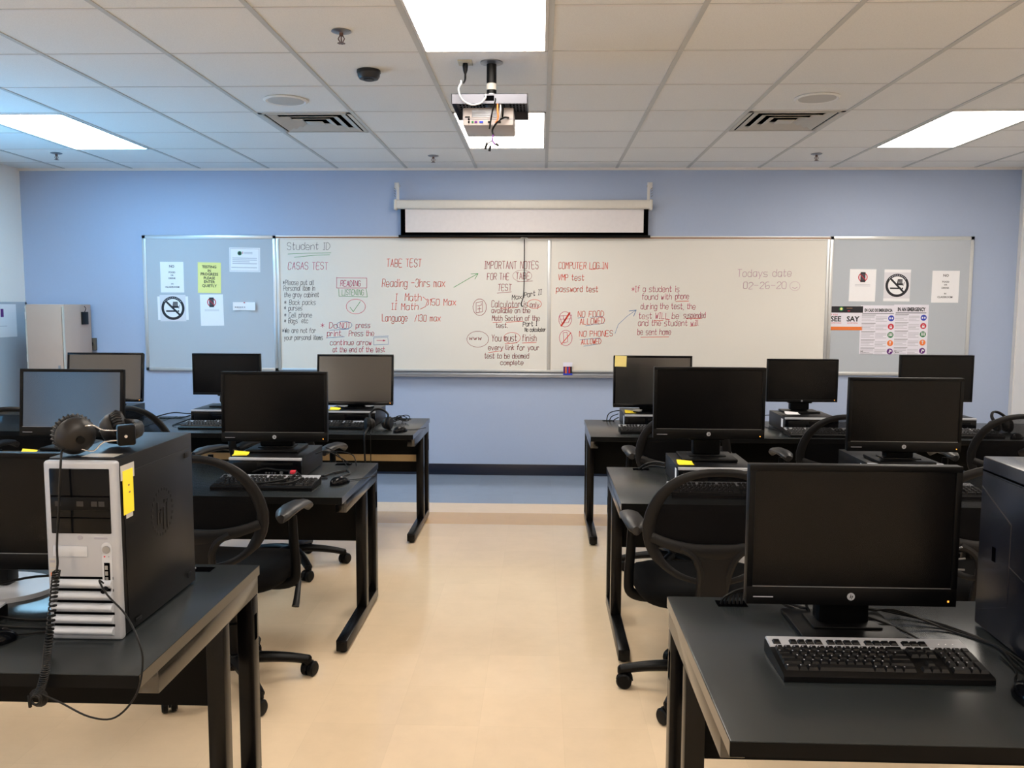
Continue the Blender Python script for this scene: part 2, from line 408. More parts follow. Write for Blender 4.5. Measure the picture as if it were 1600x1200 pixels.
def make_speaker(label, p):
    t = thing('ceiling_speaker', label, 'speaker', (p[0], p[1], ZC), 0, 'round ceiling speakers')
    MB().lathe([(.02, -.001), (.125, -.001), (.13, -.006), (.115, -.012), (.108, -.008)], 40).build('rim', M_ceil, t)
    MB().lathe([(.104, -.002), (.104, -.009), (.06, -.012), (.005, -.013)], 40).build('grille', M_vent, t)
make_speaker('round ceiling speaker beside the left air vent', (-1.503, 5.0))
make_speaker('round ceiling speaker beside the right air vent', (1.568, 4.995))
def make_sprinkler(label, p):
    t = thing('fire_sprinkler', label, 'sprinkler', (p[0], p[1], ZC), 0, 'pendent fire sprinklers')
    MB().lathe([(.005, -.0005), (.042, -.0005), (.044, -.004), (.03, -.009), (.012, -.01)], 24).build('escutcheon', M_steel, t)
    m = MB().lathe([(.009, -.008), (.009, -.022), (.006, -.024)], 12)
    for s in (-1, 1): m.tube([(s*.006, 0, -.02), (s*.014, 0, -.034), (s*.004, 0, -.052)], .0025, 6)
    m.lathe([(.003, -.022), (.003, -.05)], 8); m.build('frame', M_brass, t)
    m = MB().lathe([(.003, -.050), (.004, -.054)], 8)
    for k in range(8):
        a = k*PI/4; m.xf = Matrix.Rotation(a, 4, 'Z'); m.box(.002, .017, -.004, .004, -.054, -.0525)
    m.build('deflector', M_brass, t)
make_sprinkler('fire sprinkler near the black smoke detector, left of the nearest light', (-.884, 3.775))
make_sprinkler('fire sprinkler above the left end of the projection screen', (-.874, 6.842))
make_sprinkler('fire sprinkler beneath the bluish light, above the grey cabinet side', (-3.865, 6.697))
make_sprinkler('fire sprinkler between the right air vent and the right light', (2.142, 6.789))
t = thing('smoke_detector', 'black round smoke detector on the ceiling', 'smoke detector', (-.891, 4.397, ZC))
MB().lathe([(.02, -.0005), (.06, -.0005), (.061, -.012), (.058, -.014)], 32).build('mounting_base', M_smoke, t)
MB().lathe([(.058, -.0125), (.056, -.03), (.048, -.043), (.03, -.047), (.002, -.047)], 32).build('body', M_smoke, t)
MB().lathe([(.028, -.0465), (.028, -.0495), (.024, -.0495), (.002, -.049)], 24).build('grille', M_plast2, t)

# projector and its mount
def make_projector():
    px, py = -.254, 4.262
    t = thing('projector', 'grey projector in white perforated cage hanging from the ceiling', 'projector', (px, py, ZC))
    MB().lathe([(.026, -.0005), (.055, -.0005), (.056, -.006), (.03, -.010), (.026, -.012)], 32).build('ceiling_plate', M_steel, t)
    pole = MB().lathe([(.0245, -.005), (.0245, -.20)], 24).build('pole', M_plast, t)
    MB().lathe([(.0252, -.105), (.0252, -.135)], 24).build('label', M_lab, pole)
    MB().lathe([(.028, -.155), (.029, -.165), (.029, -.215), (.026, -.225)], 24).build('collar', M_steel, pole)
    x0, x1, y0, y1, zt, zb = -.178, .182, -.20, .165, -.20, -.245
    c = MB()
    c.box(x0, -.024, y0, y0+.003, zb, zt); c.box(.024, x1, y0, y0+.003, zb, zt)     # front rail with a slot
    c.box(-.024, .024, y0, y0+.003, zb, zb+.012); c.box(-.024, .024, y0, y0+.003, zt-.008, zt)
    c.box(x0, x1, y1-.003, y1, zb, zt); c.box(x0, x0+.003, y0, y1, zb, zt); c.box(x1-.003, x1, y0, y1, zb, zt)
    c.build('cage_rail', M_projw, t)
    # perforated pan
    m = MB(); nx, ny = 20, 9
    m.box(x0, x1, y0, y1, zt-.002, zt)
    m.build('cage_pan', M_projw, t)
    m = MB()
    for a in range(nx):
        for b in range(ny):
            xx = x0+.022+(x1-x0-.044)*a/(nx-1); yy = y0+.025+(y1-y0-.05)*b/(ny-1)
            m.box(xx-.0045, xx+.0045, yy-.012, yy+.012, zt-.0025, zt-.002)
    m.build('perforation', M_hole, t)
    MB().box(-.024, .024, y0+.003, y0+.06, zb+.008, zt-.006).build('cable_slot', M_hole, t)
    m = MB().box(-.13, .115, -.145, .13, -.335, -.25, .008); body = m.build('projector_body', M_proj, t)
    m = MB()
    for k in range(9): m.box(-.085, .055, -.1485, -.145, -.262-.004*k-.0022, -.262-.004*k)
    m.build('rear_grille', M_alud, body)
    MB().box(-.1305, .115, -.1465, -.144, -.3065, -.3035).build('panel_line', M_inkg, body)
    for nm, mm, xx, ww in (('audio_port', M_hole, -.10, .008), ('audio_port', M_green, -.082, .009), ('video_port', M_purple, -.066, .012), ('monitor_port', M_blue, -.04, .018), ('network_port', M_plast2, -.002, .013), ('network_port', M_plast2, .045, .018)):
        MB().box(xx-ww/2, xx+ww/2, -.149, -.144, -.324, -.314, .001).build(nm, mm, body)
    MB().box(-.118, -.095, -.148, -.144, -.298, -.293).build('power_inlet', M_hole, body)
    MB().lathe([(.005, -.149), (.005, -.144)], 10, axis='y', c=(-.10, 0, -.306)).build('audio_port', M_hole, body)
    for s in (-.1, .085):
        for yy in (-.11, .1): MB().box(s-.006, s+.006, yy-.006, yy+.006, -.252, -.2).build('bracket', M_steel, t)
    # cables
    m = MB()
    m.tube([(.025, -.185, -.205), (.03, -.20, -.23), (.015, -.19, -.28), (.003, -.17, -.34), (.0, -.17, -.356)], .004, 6, M_plast, sm=5)
    m.tube([(.042, -.185, -.21), (.04, -.195, -.26), (.042, -.185, -.31), (.03, -.172, -.33)], .004, 6, M_orange, sm=5)
    m.tube([(.05, -.182, -.21), (.054, -.192, -.27), (.046, -.182, -.315), (.02, -.17, -.345)], .0045, 6, M_cablew, sm=5)
    m.tube([(.09, -.15, -.30), (.07, -.175, -.305), (.04, -.18, -.325), (.015, -.17, -.36), (.02, -.17, -.385)], .0045, 6, M_plast, sm=5)
    m.tube([(.06, -.182, -.21), (.066, -.188, -.25), (.062, -.16, -.3)], .004, 6, M_plast, sm=5)
    m.build('cable', None, t)
    m = MB().tube([(.02, -.17, -.38), (.015, -.17, -.41), (.03, -.17, -.43)], .004, 6, M_purple, sm=4)
    for a, b in (((.03, -.17, -.425), (.045, -.17, -.435)), ((-.01, -.17, -.42), (-.02, -.17, -.45)), ((.005, -.17, -.435), (.0, -.17, -.46))): m.tube([a, b], .006, 8, M_plast2)
    m.tube([(.015, -.17, -.41), (-.01, -.17, -.425)], .003, 6, M_plast)
    m.build('loose_plug', None, t)
    return t
make_projector()
t = thing('ceiling_outlet', 'small ceiling power outlet with plug beside the projector pole', 'power outlet', (-.384, 4.262, ZC))
MB().box(-.035, .035, -.045, .045, -.005, -.0005, .001).build('cover_plate', P('outlet_ivory', (206, 196, 170), .5), t)
t2 = thing('power_cord', 'dark and white power cord from ceiling outlet to projector', 'power cord', (-.384, 4.262, ZC-.0055))
MB().lathe([(.012, 0), (.014, -.012), (.011, -.035), (.006, -.05)], 12).build('plug', M_plast2, t2)
MB().tube([(0, 0, -.045), (.0, -.01, -.08), (-.006, -.06, -.11), (-.008, -.14, -.125)], .005, 8, sm=5).build('dark_cord', M_plast2, t2)
MB().tube([(-.008, -.14, -.12), (-.004, -.18, -.14), (-.012, -.22, -.18), (.004, -.222, -.225), (.045, -.222, -.25), (.09, -.222, -.244), (.112, -.215, -.22), (.115, -.207, -.20)], .0045, 8, sm=6).build('white_cord', M_cablew, t2)

# ---------------------------------------------------------------- front wall boards
YBD = D-.016        # board faces
def board(name, label, cat, x0, x1, z0, z1, face, facename):
    t = thing(name, label, cat, ((x0+x1)/2, D, (z0+z1)/2))
    hx, hz = (x1-x0)/2, (z1-z0)/2
    MB().box(-hx, hx, -.016, -.0005, -hz, hz).build(facename, face, t)
    f = MB()
    for b in ((-hx, hx, -hz, -hz+.03), (-hx, hx, hz-.03, hz), (-hx, -hx+.03, -hz, hz), (hx-.03, hx, -hz, hz)): f.box(b[0], b[1], -.022, -.001, b[2], b[3], .002)
    f.build('frame', M_alu, t)
    return t
board('bulletin_board', 'grey fabric bulletin board at the left end of the whiteboard', 'bulletin board', -3.555, -2.352, .925, 2.13, M_fab, 'fabric_panel')
board('bulletin_board', 'grey fabric bulletin board at the right end of the whiteboard', 'bulletin board', 2.495, 3.716, .925, 2.13, M_fab, 'fabric_panel')
wbx0, wbx1, wbj = -2.350, 2.493, .068
wb = thing('whiteboard', 'long whiteboard covered in coloured handwritten test notes', 'whiteboard', ((wbx0+wbx1)/2, D, 1.5))
WBO = Vector(((wbx0+wbx1)/2, D, 1.5))
def wbox(mb, x0, x1, y0, y1, z0, z1, bev=0, m=None):
    return mb.box(x0-WBO.x, x1-WBO.x, y0-D, y1-D, z0-1.5, z1-1.5, bev, m)
wbox(MB(), wbx0, wbj, YBD, D-.0005, .95, 2.118).build('board_panel', M_wb, wb)
wbox(MB(), wbj, wbx1, YBD, D-.0005, .95, 2.118).build('board_panel', M_wb, wb)
f = MB()
wbox(f, wbx0, wbx0+.028, D-.024, D-.001, .94, 2.125, .002); wbox(f, wbx1-.024, wbx1, D-.024, D-.001, .94, 2.125, .002)
wbox(f, wbx0, wbx1, D-.022, D-.001, .935, .955, .002); f.build('frame', M_alu, wb)
wbox(MB(), wbj-.016, wbj+.016, D-.022, D-.001, .95, 2.10, .003).build('joint_strip', M_alu, wb)
f = MB(); wbox(f, wbx0, wbx1, D-.026, D-.001, 2.10, 2.106, 0, M_alu); wbox(f, wbx0, wbx1, D-.026, D-.001, 2.106, 2.118, 0, M_oak); wbox(f, wbx0, wbx1, D-.028, D-.001, 2.118, 2.128, 0, M_alu)
f.build('map_rail', None, wb)
f = MB(); f.prism([(-.001, .934-1.5), (-.012, .911-1.5), (-.07, .910-1.5), (-.075, .912-1.5), (-.078, .912-1.5), (-.078, .892-1.5), (-.07, .888-1.5), (-.001, .888-1.5)], wbx0-WBO.x, wbx1-WBO.x, 'x')
f.build('marker_tray', M_alud, wb)

GL = dict(
a='4424140301103042 4440', b='0600 0324344341301001', c='4334140301103041', d='4640 4324140301103041', e='0242433414030110 3041'.replace(' ', ''),
f='362616 10 0434'.replace('16 10', '1510'), g='4324140301103041 444b3a1a0b', h='0600 0324344340', i='1410 1615', j='242b1a0b 2625', k='0600 3402 1330', l='060110',
m='0400 03142320 23344340', n='0400 0324344340', o='140301103041433414', p='040a 0324344341301001', q='444a 4324140301103041', r='0400 031424 33'.replace(' 33', '33'),
s='4434140312324130 00'.replace(' ', ''), t='16112031 0434', u='04011030 4440'.replace(' 4440', '4144 4440'), v='042044', w='0410233044', x='0440 0044', y='0420 441a', z='04440040',
A='002640 1232', B='0600 0636454433 034241301000'.replace('4433 03', '443303 0333'), C='4536160501103041', D='0600 0626444220 00'.replace(' 00', '00'), E='46060040 0333', F='460600 0333',
G='45361605011030414323', H='0600 4640 0343', I='0626 1610 0020', J='4641301001', K='0600 4603 1440', L='060040', M='0006234640', N='00064046', O='160501103041453616',
P='0600 063645443303', R='0600 063645443303 2340', S='4536160504133342413 01001'.replace(' ', ''), T='0646 2620', U='060110304146', V='062046', W='0610243046', X='0640 0046', Y='062346 2320', Z='06460040')
GL.update({'0': '160501103041453616', '1': '051610', '2': '05163645440040', '3': '051636454433 334241301001', '5': '460603334241301001', '6': '3616050110304142330 2'.replace(' ', ''),
'-': '0343', '*': '0442 0244 2521', '.': '0010', ',': '100b', ')': '06252105'.replace('2105', '2100'), '(': '26050120'.replace('0120', '0120'), '/': '0036', '>': '0343 3443 3243', "'": '0605', ' ': ''})
def pts_of(s):
    out = []
    for i in range(0, len(s)-1, 2):
        y = {'a': -2, 'b': -1}.get(s[i+1]); out.append((int(s[i]), int(s[i+1]) if y is None else y))
    return out
class Note:                                            # marker handwriting: thin ribbons on the board face
    def __init__(s, y=YBD): s.mb = MB(); s.mb.xf = Matrix.Translation(-WBO); s.y = y-.0008
    def stroke(s, pts, col, w=.0055):
        w *= .82
        for (a, b) in zip(pts[:-1], pts[1:]):
            a = Vector((a[0], a[1])); b = Vector((b[0], b[1])); d = b-a
            if d.length < 1e-6: continue
            d.normalize(); n = Vector((-d.y, d.x))*w/2; a2 = a-d*w*.35; b2 = b+d*w*.35
            s.mb.add([(q.x, s.y, q.y) for q in (a2-n, b2-n, b2+n, a2+n)], [(0, 1, 2, 3)], MK[col])
    def px(s, *pp): return [(lambda q: (q.x, q.z))(atY(a, b, YBD)) for a, b in pp]
    def line(s, col, *pp, w=.005): s.stroke(s.px(*pp), col, w)
    def ellipse(s, col, cx, cy, rx, ry, w=.005, a0=0, a1=1.03):
        s.line(col, *[(cx+rx*math.cos(2*PI*(a0+(a1-a0)*k/20)), cy+ry*math.sin(2*PI*(a0+(a1-a0)*k/20))) for k in range(21)], w=w)
    def text(s, col, txt, x0, x1, base, cap, rise=0, w=.0055, jit=.35):
        adv = []; x = 0
        for ch in txt:
            st = [pts_of(q) for q in GL.get(ch, '').split()]
            wd = max([p[0] for q in st for p in q], default=2) if st else 2.5
            adv.append((x, st)); x += wd+1.6
        tot = max(x-1.6, 1); sc = (x1-x0)/tot
        for cx, st in adv:
            jy = random.uniform(-jit, jit)*.6; sl = random.uniform(.02, .14)
            for q in st:
                q = [(a+random.uniform(-.2, .2)*jit*2, b+random.uniform(-.2, .2)*jit*2) for a, b in q]
                if len(q) > 3: q = [tuple(v) for v in smooth([Vector((a, b, 0)) for a, b in q], 3)]
                s.line(col, *[(x0+(cx+p[0]+p[1]*sl)*sc, base-rise*(cx/tot)-(p[1]+jy)*cap/6) for p in q], w=w)
    def build(s, label):
        o = s.mb.build('handwritten_note', None, wb); o['label'] = label
n = Note()
n.text('k', 'Student ID', 449, 515, 390, 11, w=.004); n.line('g', (450, 397), (480, 395.5), (517, 395)); n.line('g', (460, 402), (490, 399), (515, 398))
n.text('m', 'CASAS TEST', 450, 512, 421, 11, w=.005); n.build('student heading with green underline')
n = Note()
for txt, a, b, y in (('*Please put all', 442, 490, 445), ('Personal item in', 443, 492, 454), ('the gray cabinet', 444, 498, 464), ('* Back packs', 444, 493, 476), ('* purses', 444, 472, 485),
                     ('* Cell phone', 444, 487, 496), ('* Bags  etc', 444, 481, 505), ('*We are not for', 441, 493, 520), ('your personal items', 444, 504, 531)):
    n.text('k', txt, a, b, y, 7.5, w=.0042)
n.build('black list of personal items')
n = Note()
n.line('m', (526, 434), (573, 434.5), (573, 450), (526, 450), (526, 433)); n.text('m', 'READING', 532, 563, 447, 8.5)
n.line('g', (529, 451), (530, 463), (574, 464), (572, 451)); n.text('g', 'LISTENING', 534, 568, 461, 8.5, w=.0045)
n.ellipse('p', 556, 479, 15, 11.5); n.line('g', (547, 480), (552, 487), (563, 471), w=.006)
n.text('p', '* Do', 501, 527, 513, 9); n.text('p', 'NOT', 531, 547, 513, 9); n.text('p', 'press', 556, 578, 512, 8); n.ellipse('b', 538, 508, 12, 6)
n.text('p', 'print.', 511, 535, 525, 8.5); n.text('p', 'Press the', 545, 584, 525, 8.5); n.line('b', (510, 528), (538, 526)); n.line('b', (515, 516), (545, 514))
n.text('p', 'continue arrow', 516, 580, 539, 8); n.text('p', '>', 588, 601, 535, 6); n.line('b', (584, 526), (607, 525)); n.line('b', (583, 528), (606, 527), (607, 538), (584, 539), (584, 528), w=.004)
n.text('p', 'at the end of the test', 520, 601, 550, 8); n.build('reading, listening and print notes')
n = Note()
n.text('r', 'TABE TEST', 604, 658, 417, 12); n.text('r', 'Reading -3hrs max', 597, 695, 448, 12); n.text('r', 'I  Math', 618, 658, 470, 11); n.text('r', 'II Math', 612, 653, 484, 10)
n.line('r', (661, 464), (668, 470), (665, 479), (657, 483)); n.text('r', ')150 Max', 667, 712, 477, 10); n.text('r', 'Language', 597, 636, 502, 11); n.text('r', '/130 max', 648, 688, 502, 10)
n.line('g', (709, 449), (735, 434), (746, 428), w=.006); n.line('g', (736, 428), (747, 427.5), (742, 436), w=.006); n.build('orange red test timing list with green arrow')
n = Note()
n.text('d', 'IMPORTANT NOTES', 757, 841, 420, 11.5); n.text('d', 'FOR THE', 761, 795, 437, 10); n.text('d', 'TABE', 806, 827, 436, 10); n.ellipse('d', 816, 431, 15, 9, w=.003)
n.line('d', (808, 440), (832, 439)); n.text('d', 'TEST', 778, 799, 454, 10); n.line('d', (777, 458), (799, 456))
n.text('k', 'Max', 800, 815, 468, 7, rise=1, w=.006); n.text('k', 'Part II', 819, 846, 465, 8, rise=5, w=.006)
n.text('d', 'Calculator is', 768, 824, 480, 10); n.text('d', 'only', 828, 842, 480, 8); n.ellipse('r', 835, 475, 11, 7)
n.line('r', (782, 482), (809, 480.5)); n.text('d', 'available on the', 768, 828, 489, 8); n.text('d', 'Math Section of the', 769, 843, 501, 8); n.line('r', (770, 504), (784, 503)); n.line('r', (791, 503.5), (818, 502))
n.text('d', 'test.', 775, 793, 512, 7); n.text('k', 'Part I', 817, 839, 510, 7, rise=1, w=.006); n.text('k', 'No calculator', 820, 852, 518, 6, w=.0055)
n.ellipse('d', 749.5, 480, 10.5, 13); n.line('d', (744, 473), (754, 471), (754, 487), (744, 489), (744, 473)); n.line('d', (746, 478), (752, 477), (752, 474)); n.line('d', (746, 483), (752, 482)); n.line('d', (749, 479), (749, 487))
n.text('d', 'www', 733, 752, 531, 6); n.ellipse('d', 746.5, 530, 17, 12.5, w=.004)
n.text('d', 'You must', 768, 807, 533, 10); n.ellipse('r', 800, 528, 13, 8.5, w=.004); n.text('d', 'finish', 816, 838, 533, 10); n.line('r', (816, 536), (838, 535)); n.line('r', (789, 537), (808, 535.5))
n.text('d', 'every link for your', 763, 842, 547, 8); n.line('r', (763, 551), (785, 548)); n.text('d', 'test to be deemed', 757, 826, 560, 8); n.text('d', 'complete', 782, 817, 570, 7); n.build('dark red important notes with black additions')
n = Note()
n.text('r', 'COMPUTER LOG IN', 873, 949, 420, 10); n.line('r', (924, 421), (942, 419)); n.text('r', 'VMP test', 872, 912, 438, 9); n.text('r', 'password test', 869, 934, 456, 9)
n.text('r', 'NO FOOD', 903, 943, 495, 9); n.text('r', 'ALLOWED', 906, 944, 507, 9, rise=2); n.line('b', (903, 497), (913, 496)); n.line('b', (915, 509), (944, 505)); n.line('b', (922, 496), (942, 494))
n.text('r', 'NO PHONES', 905, 957, 526, 8.5, rise=1); n.text('r', 'ALLOWED', 908, 939, 538, 8, rise=1); n.line('b', (906, 531), (938, 528)); n.line('b', (912, 541), (938, 537))
n.ellipse('m', 883, 499, 10, 12); n.line('m', (874, 494), (893, 492), (888, 504), (878, 505), (874, 494)); n.line('r', (877, 509), (883, 500), (890, 489), w=.018); n.line('m', (875, 499), (892, 498)); n.line('m', (880, 494), (882, 505))
n.ellipse('m', 884, 528, 10, 12); n.line('m', (880, 520), (886, 519), (887, 534), (881, 536), (880, 520)); n.line('r', (877, 538), (892, 520), w=.008)
n.line('b', (961, 521), (966, 507), (980, 494), (993, 485)); n.line('b', (983, 486), (994, 484.5), (990, 494), w=.007); n.build('orange red computer log in notes and bans')
n = Note()
for txt, a, b, y in (('*If a student is', 987, 1061, 456), ('found with', 1003, 1049, 468), ('phone', 1055, 1076, 467), ('during the test, the', 1001, 1086, 483), ('test WILL be', 998, 1060, 498), ('suspended', 1068, 1102, 497), ('and the student will', 997, 1091, 509), ('be sent home', 996, 1048, 523)):
    n.text('m', txt, a, b, y, 9, w=.0048)
for a, b, y in ((1056, 1076, 471), (1021, 1036, 501), (1040, 1046, 500), (1072, 1096, 498), (1078, 1088, 509.5), (1001, 1045, 527)): n.line('r', (a, y), (b, y-.6))
n.build('magenta note on students found with phone')
n = Note()
n.text('v', 'Todays date', 1152, 1236, 432, 11, w=.005); n.text('v', '02-26-20', 1161, 1228, 451, 10, w=.005); n.ellipse('v', 1242, 447, 8, 7, w=.003); n.line('v', (1238, 449), (1242, 451), (1246, 448.5))
n.build('faded mauve date')

# things on the tray
t = thing('marker_pack', 'clear pack of coloured markers standing on the whiteboard tray', 'markers', (atY(887, 577, D-.05).x, D-.045, .913))
m = MB()
for k, mm in enumerate((M_purple, M_orange, M_blue, M_red, M_ink)):
    m.lathe([(.0075, 0), (.0075, .085), (.005, .09), (.005, .105)], 10, mm, c=(-.03+.015*k, 0, 0))
m.build('marker', None, t)
MB().box(-.041, .041, -.012, -.011, .0, .016).build('sleeve', M_blue, t)
MB().box(-.041, .041, -.0125, -.011, .075, .112).build('header_card', M_paperp, t)
t = tag(MB().box(-.065, .065, -.03, .025, 0, .05, .006).build('board_eraser', M_plast, loc=(atY(1168, 577, D-.05).x, D-.049, .9135)), 'black felt eraser lying on the whiteboard tray', 'eraser')

# projection screen
sx0, sx1 = -1.275, .935
t = thing('projection_screen', 'cream wall mounted roll-down projection screen, partly lowered', 'projection screen', ((sx0+sx1)/2, D, 2.39))
hw = (sx1-sx0)/2
MB().box(-hw, hw, -.10, -.03, -.036, .042, .018, seg=4).build('case', M_scrc, t)
for s in (-1, 1):
    MB().box(s*hw-.014, s*hw+.014, -.104, -.026, -.046, .046, .012, seg=3).build('end_cap', M_scrc, t)
    m = MB().box(s*hw-.012-s*.02, s*hw+.012-s*.02, -.07, -.064, .03, .19, .002, M_white)
    m.box(s*hw-.012-s*.02, s*hw+.012-s*.02, -.07, -.001, .165, .17, 0, M_white).box(s*hw-.02-s*.0, s*hw+.02, -.006, -.001, .14, .20, 0, M_white)
    for q in range(4): m.tube([(s*hw+s*.002, -.06, .07+.022*q), (s*hw+s*.014, -.06, .082+.022*q)], .003, 6, M_steel)
    m.build('wall_bracket', None, t)
dx = -((sx0+sx1)/2)
c0, c1 = -1.232+dx, .917+dx
MB().box(c0+.04, c1-.04, -.0655, -.0645, -.235, -.03).build('screen_cloth', M_scr, t)
m = MB()
for b in ((c0, c0+.04, -.262, -.03), (c1-.04, c1, -.262, -.03), (c0, c1, -.262, -.235)): m.box(b[0], b[1], -.0665, -.064, b[2], b[3])
m.build('black_border', M_hole, t)
MB().box(c0-.02, c1+.02, -.073, -.058, -.279, -.258, .003).build('bottom_bar', M_plast, t)
px = -.155+dx
MB().tube([(px+.03*math.cos(2*PI*k/20), -.066, -.287+.007*math.sin(2*PI*k/20)) for k in range(20)], .003, 6, closed=True).build('pull_handle', M_clear, t)
MB().tube([(px+.003, -.066, -.29), (px+.003, -.066, -.6), (px, -.066, -.74), (px-.006, -.066, -.80), (px-.022, -.066, -.85), (px-.016, -.066, -.875), (px-.004, -.066, -.87)], .004, 6, sm=4).build('pull_cord', M_plast, t)

# papers: printed sheets pinned to the bulletin boards
def sheet(name, label, cat, x0, y0, x1, y1, mat, tilt=0, group=None, Y=YBD):
    a = atY(x0, y0, Y); b = atY(x1, y1, Y); wd = b.x-a.x; ht = a.z-b.z
    t = thing(name, label, cat, ((a.x+b.x)/2, Y-.001, (a.z+b.z)/2), 0, group); t.rotation_euler = (0, tilt, 0)
    MB().box(-wd/2, wd/2, -.0012, .0005, -ht/2, ht/2).build('sheet', mat, t)
    return t, wd, ht
PY = -.0018
def printed(t, lines, mat=M_ink, name='printed_text', sx=1.0):
    mb = MB()
    for txt, size, x, z, bold, *al in lines: text_mesh(txt, size, x, PY, z, mb, mat, al[0] if al else 'CENTER', bold, sx)
    return mb.build(name, mat, t)
def bars(mb, x0, x1, z0, n, dz, h, mat):
    for k in range(n):
        e = x1 if k % 3 != 2 else x0+(x1-x0)*.7
        mb.box(x0, e, PY-.0002, PY, z0-dz*k-h, z0-dz*k, 0, mat)
def disc(mb, cx, cz, r, mat, y=PY, n=28):
    mb.add([(cx+r*math.cos(2*PI*k/n), y, cz+r*math.sin(2*PI*k/n)) for k in range(n)], [list(range(n))], mat)
def annulus(mb, cx, cz, r0, r1, mat, y=PY, n=36):
    vs = [(cx+r*math.cos(2*PI*k/n), y, cz+r*math.sin(2*PI*k/n)) for r in (r0, r1) for k in range(n)]
    mb.add(vs, [(k, (k+1) % n, n+(k+1) % n, n+k) for k in range(n)], mat)
def quad(mb, a, b, w_, mat, y=PY):
    a = Vector(a); b = Vector(b); d = (b-a).normalized(); nn = Vector((-d.y, d.x))*w_/2
    mb.add([(q.x, y, q.y) for q in (a-nn, b-nn, b+nn, a+nn)], [(0, 1, 2, 3)], mat)
def food_sign(label, *r):
    t, wd, ht = sheet('paper_notice', label, 'paper notice', *r, M_paper, random.uniform(-.01, .01))
    s = ht/.27
    printed(t, [('NO', .03*s, 0, .085*s, .02), ('FOOD', .021*s, 0, .035*s, .02), ('OR', .018*s, 0, .01*s, .02), ('DRINK', .021*s, 0, -.017*s, .02), ('IN', .018*s, 0, -.065*s, .02), ('CLASSROOM', .022*s, 0, -.095*s, .02)])
def smoke_sign(label, *r):
    t, wd, ht = sheet('no_smoking_sign', label, 'sign', *r, M_paper, random.uniform(-.015, .015))
    s = .105 if wd > ht else .1
    c = .0
    mb = MB(); mb.box(-s*1.12, s*1.12, PY, PY+.0002, c-s*1.12, c+s*1.12, 0, M_halo)
    annulus(mb, 0, c, s*.78, s, M_ink, PY-.0004); disc(mb, 0, c, s*.78, M_paper, PY-.0002)
    quad(mb, (-s*.6, c-s*.25), (s*.35, c-s*.25), s*.13, M_ink, PY-.0005); quad(mb, (s*.4, c-s*.25), (s*.52, c-s*.25), s*.13, M_ink, PY-.0005)
    for k in range(4):
        quad(mb, (s*(.02+.12*k), c+s*.12), (s*(.08+.1*k), c+s*.55), s*.09, M_ink, PY-.0005)
    quad(mb, (-s*.05, c+s*.1), (s*.5, c+s*.1), s*.16, M_ink, PY-.0005); quad(mb, (s*.5, c-s*.05), (s*.62, c+s*.3), s*.06, M_inkg, PY-.0005)
    quad(mb, (-s*.62, c+s*.62), (s*.62, c-s*.62), s*.16, M_ink, PY-.0007)
    mb.build('symbol', None, t)
    m2 = MB()
    for q in range(11):
        a = PI*(.78-.056*q); m2.box(math.cos(a)*s*.89-.003, math.cos(a)*s*.89+.003, PY-.001, PY-.0008, c+math.sin(a)*s*.89-.004, c+math.sin(a)*s*.89+.004, 0, M_inkl)
    m2.build('rim_lettering', None, t)
def phone_sign(label, *r):
    t, wd, ht = sheet('no_phone_sign', label, 'sign', *r, M_paper, random.uniform(-.015, .015))
    c = ht*.25; mb = MB()
    annulus(mb, 0, c, .032, .040, M_red); mb.box(-.021, .021, PY-.0006, PY-.0002, c-.043, c+.043, 0, M_ink); mb.box(-.016, .016, PY-.0009, PY-.0006, c-.028, c+.03, 0, P('phone_screen_print', (70, 60, 70), .6))
    quad(mb, (-.022, c+.022), (.022, c-.022), .006, M_red, PY-.001); mb.build('symbol', None, t)
    mb = MB(); bars(mb, -.065, .065, c-.062, 2, .012, .003, M_inkl); mb.build('fine_print', None, t)
food_sign('white no food notice on left bulletin board, beside the yellow sheet', 250, 409, 288, 457)
smoke_sign('wide white no smoking sign on the left bulletin board', 246, 463, 295, 500)
t, wd, ht = sheet('paper_notice', 'yellow testing in progress sheet on the left bulletin board', 'paper notice', 308.5, 410, 346, 458, M_payel, .02)
printed(t, [('TESTING', .033, 0, .085, .025), ('IN', .03, 0, .052, .025), ('PROGRESS', .034, 0, .02, .025), ('PLEASE', .033, 0, -.014, .025), ('ENTER', .033, 0, -.047, .025), ('QUIETLY', .033, 0, -.082, .025)])
phone_sign('white no phone sign below the yellow sheet', 312.5, 460, 350, 509)
t, wd, ht = sheet('certificate', 'small bordered certificate high on the left bulletin board', 'certificate', 358, 387, 407, 425, M_paper, .015)
mb = MB(); hx, hz = wd/2-.008, ht/2-.008
for b in ((-hx, hx, -hz, -hz+.003), (-hx, hx, hz-.003, hz), (-hx, -hx+.003, -hz, hz), (hx-.003, hx, -hz, hz)): mb.box(b[0], b[1], PY-.0002, PY, b[2], b[3], 0, M_inkl)
disc(mb, -.045, .057, .019, M_green); disc(mb, -.045, .057, .012, M_ink, PY-.0003); quad(mb, (-.018, .05), (-.018, .072), .005, M_red)
bars(mb, -.005, .07, .068, 2, .012, .005, M_inkl); bars(mb, -.11, .11, .018, 4, .016, .006, M_inkl); bars(mb, -.12, .11, -.066, 1, .016, .004, M_inkg); mb.build('print', None, t)
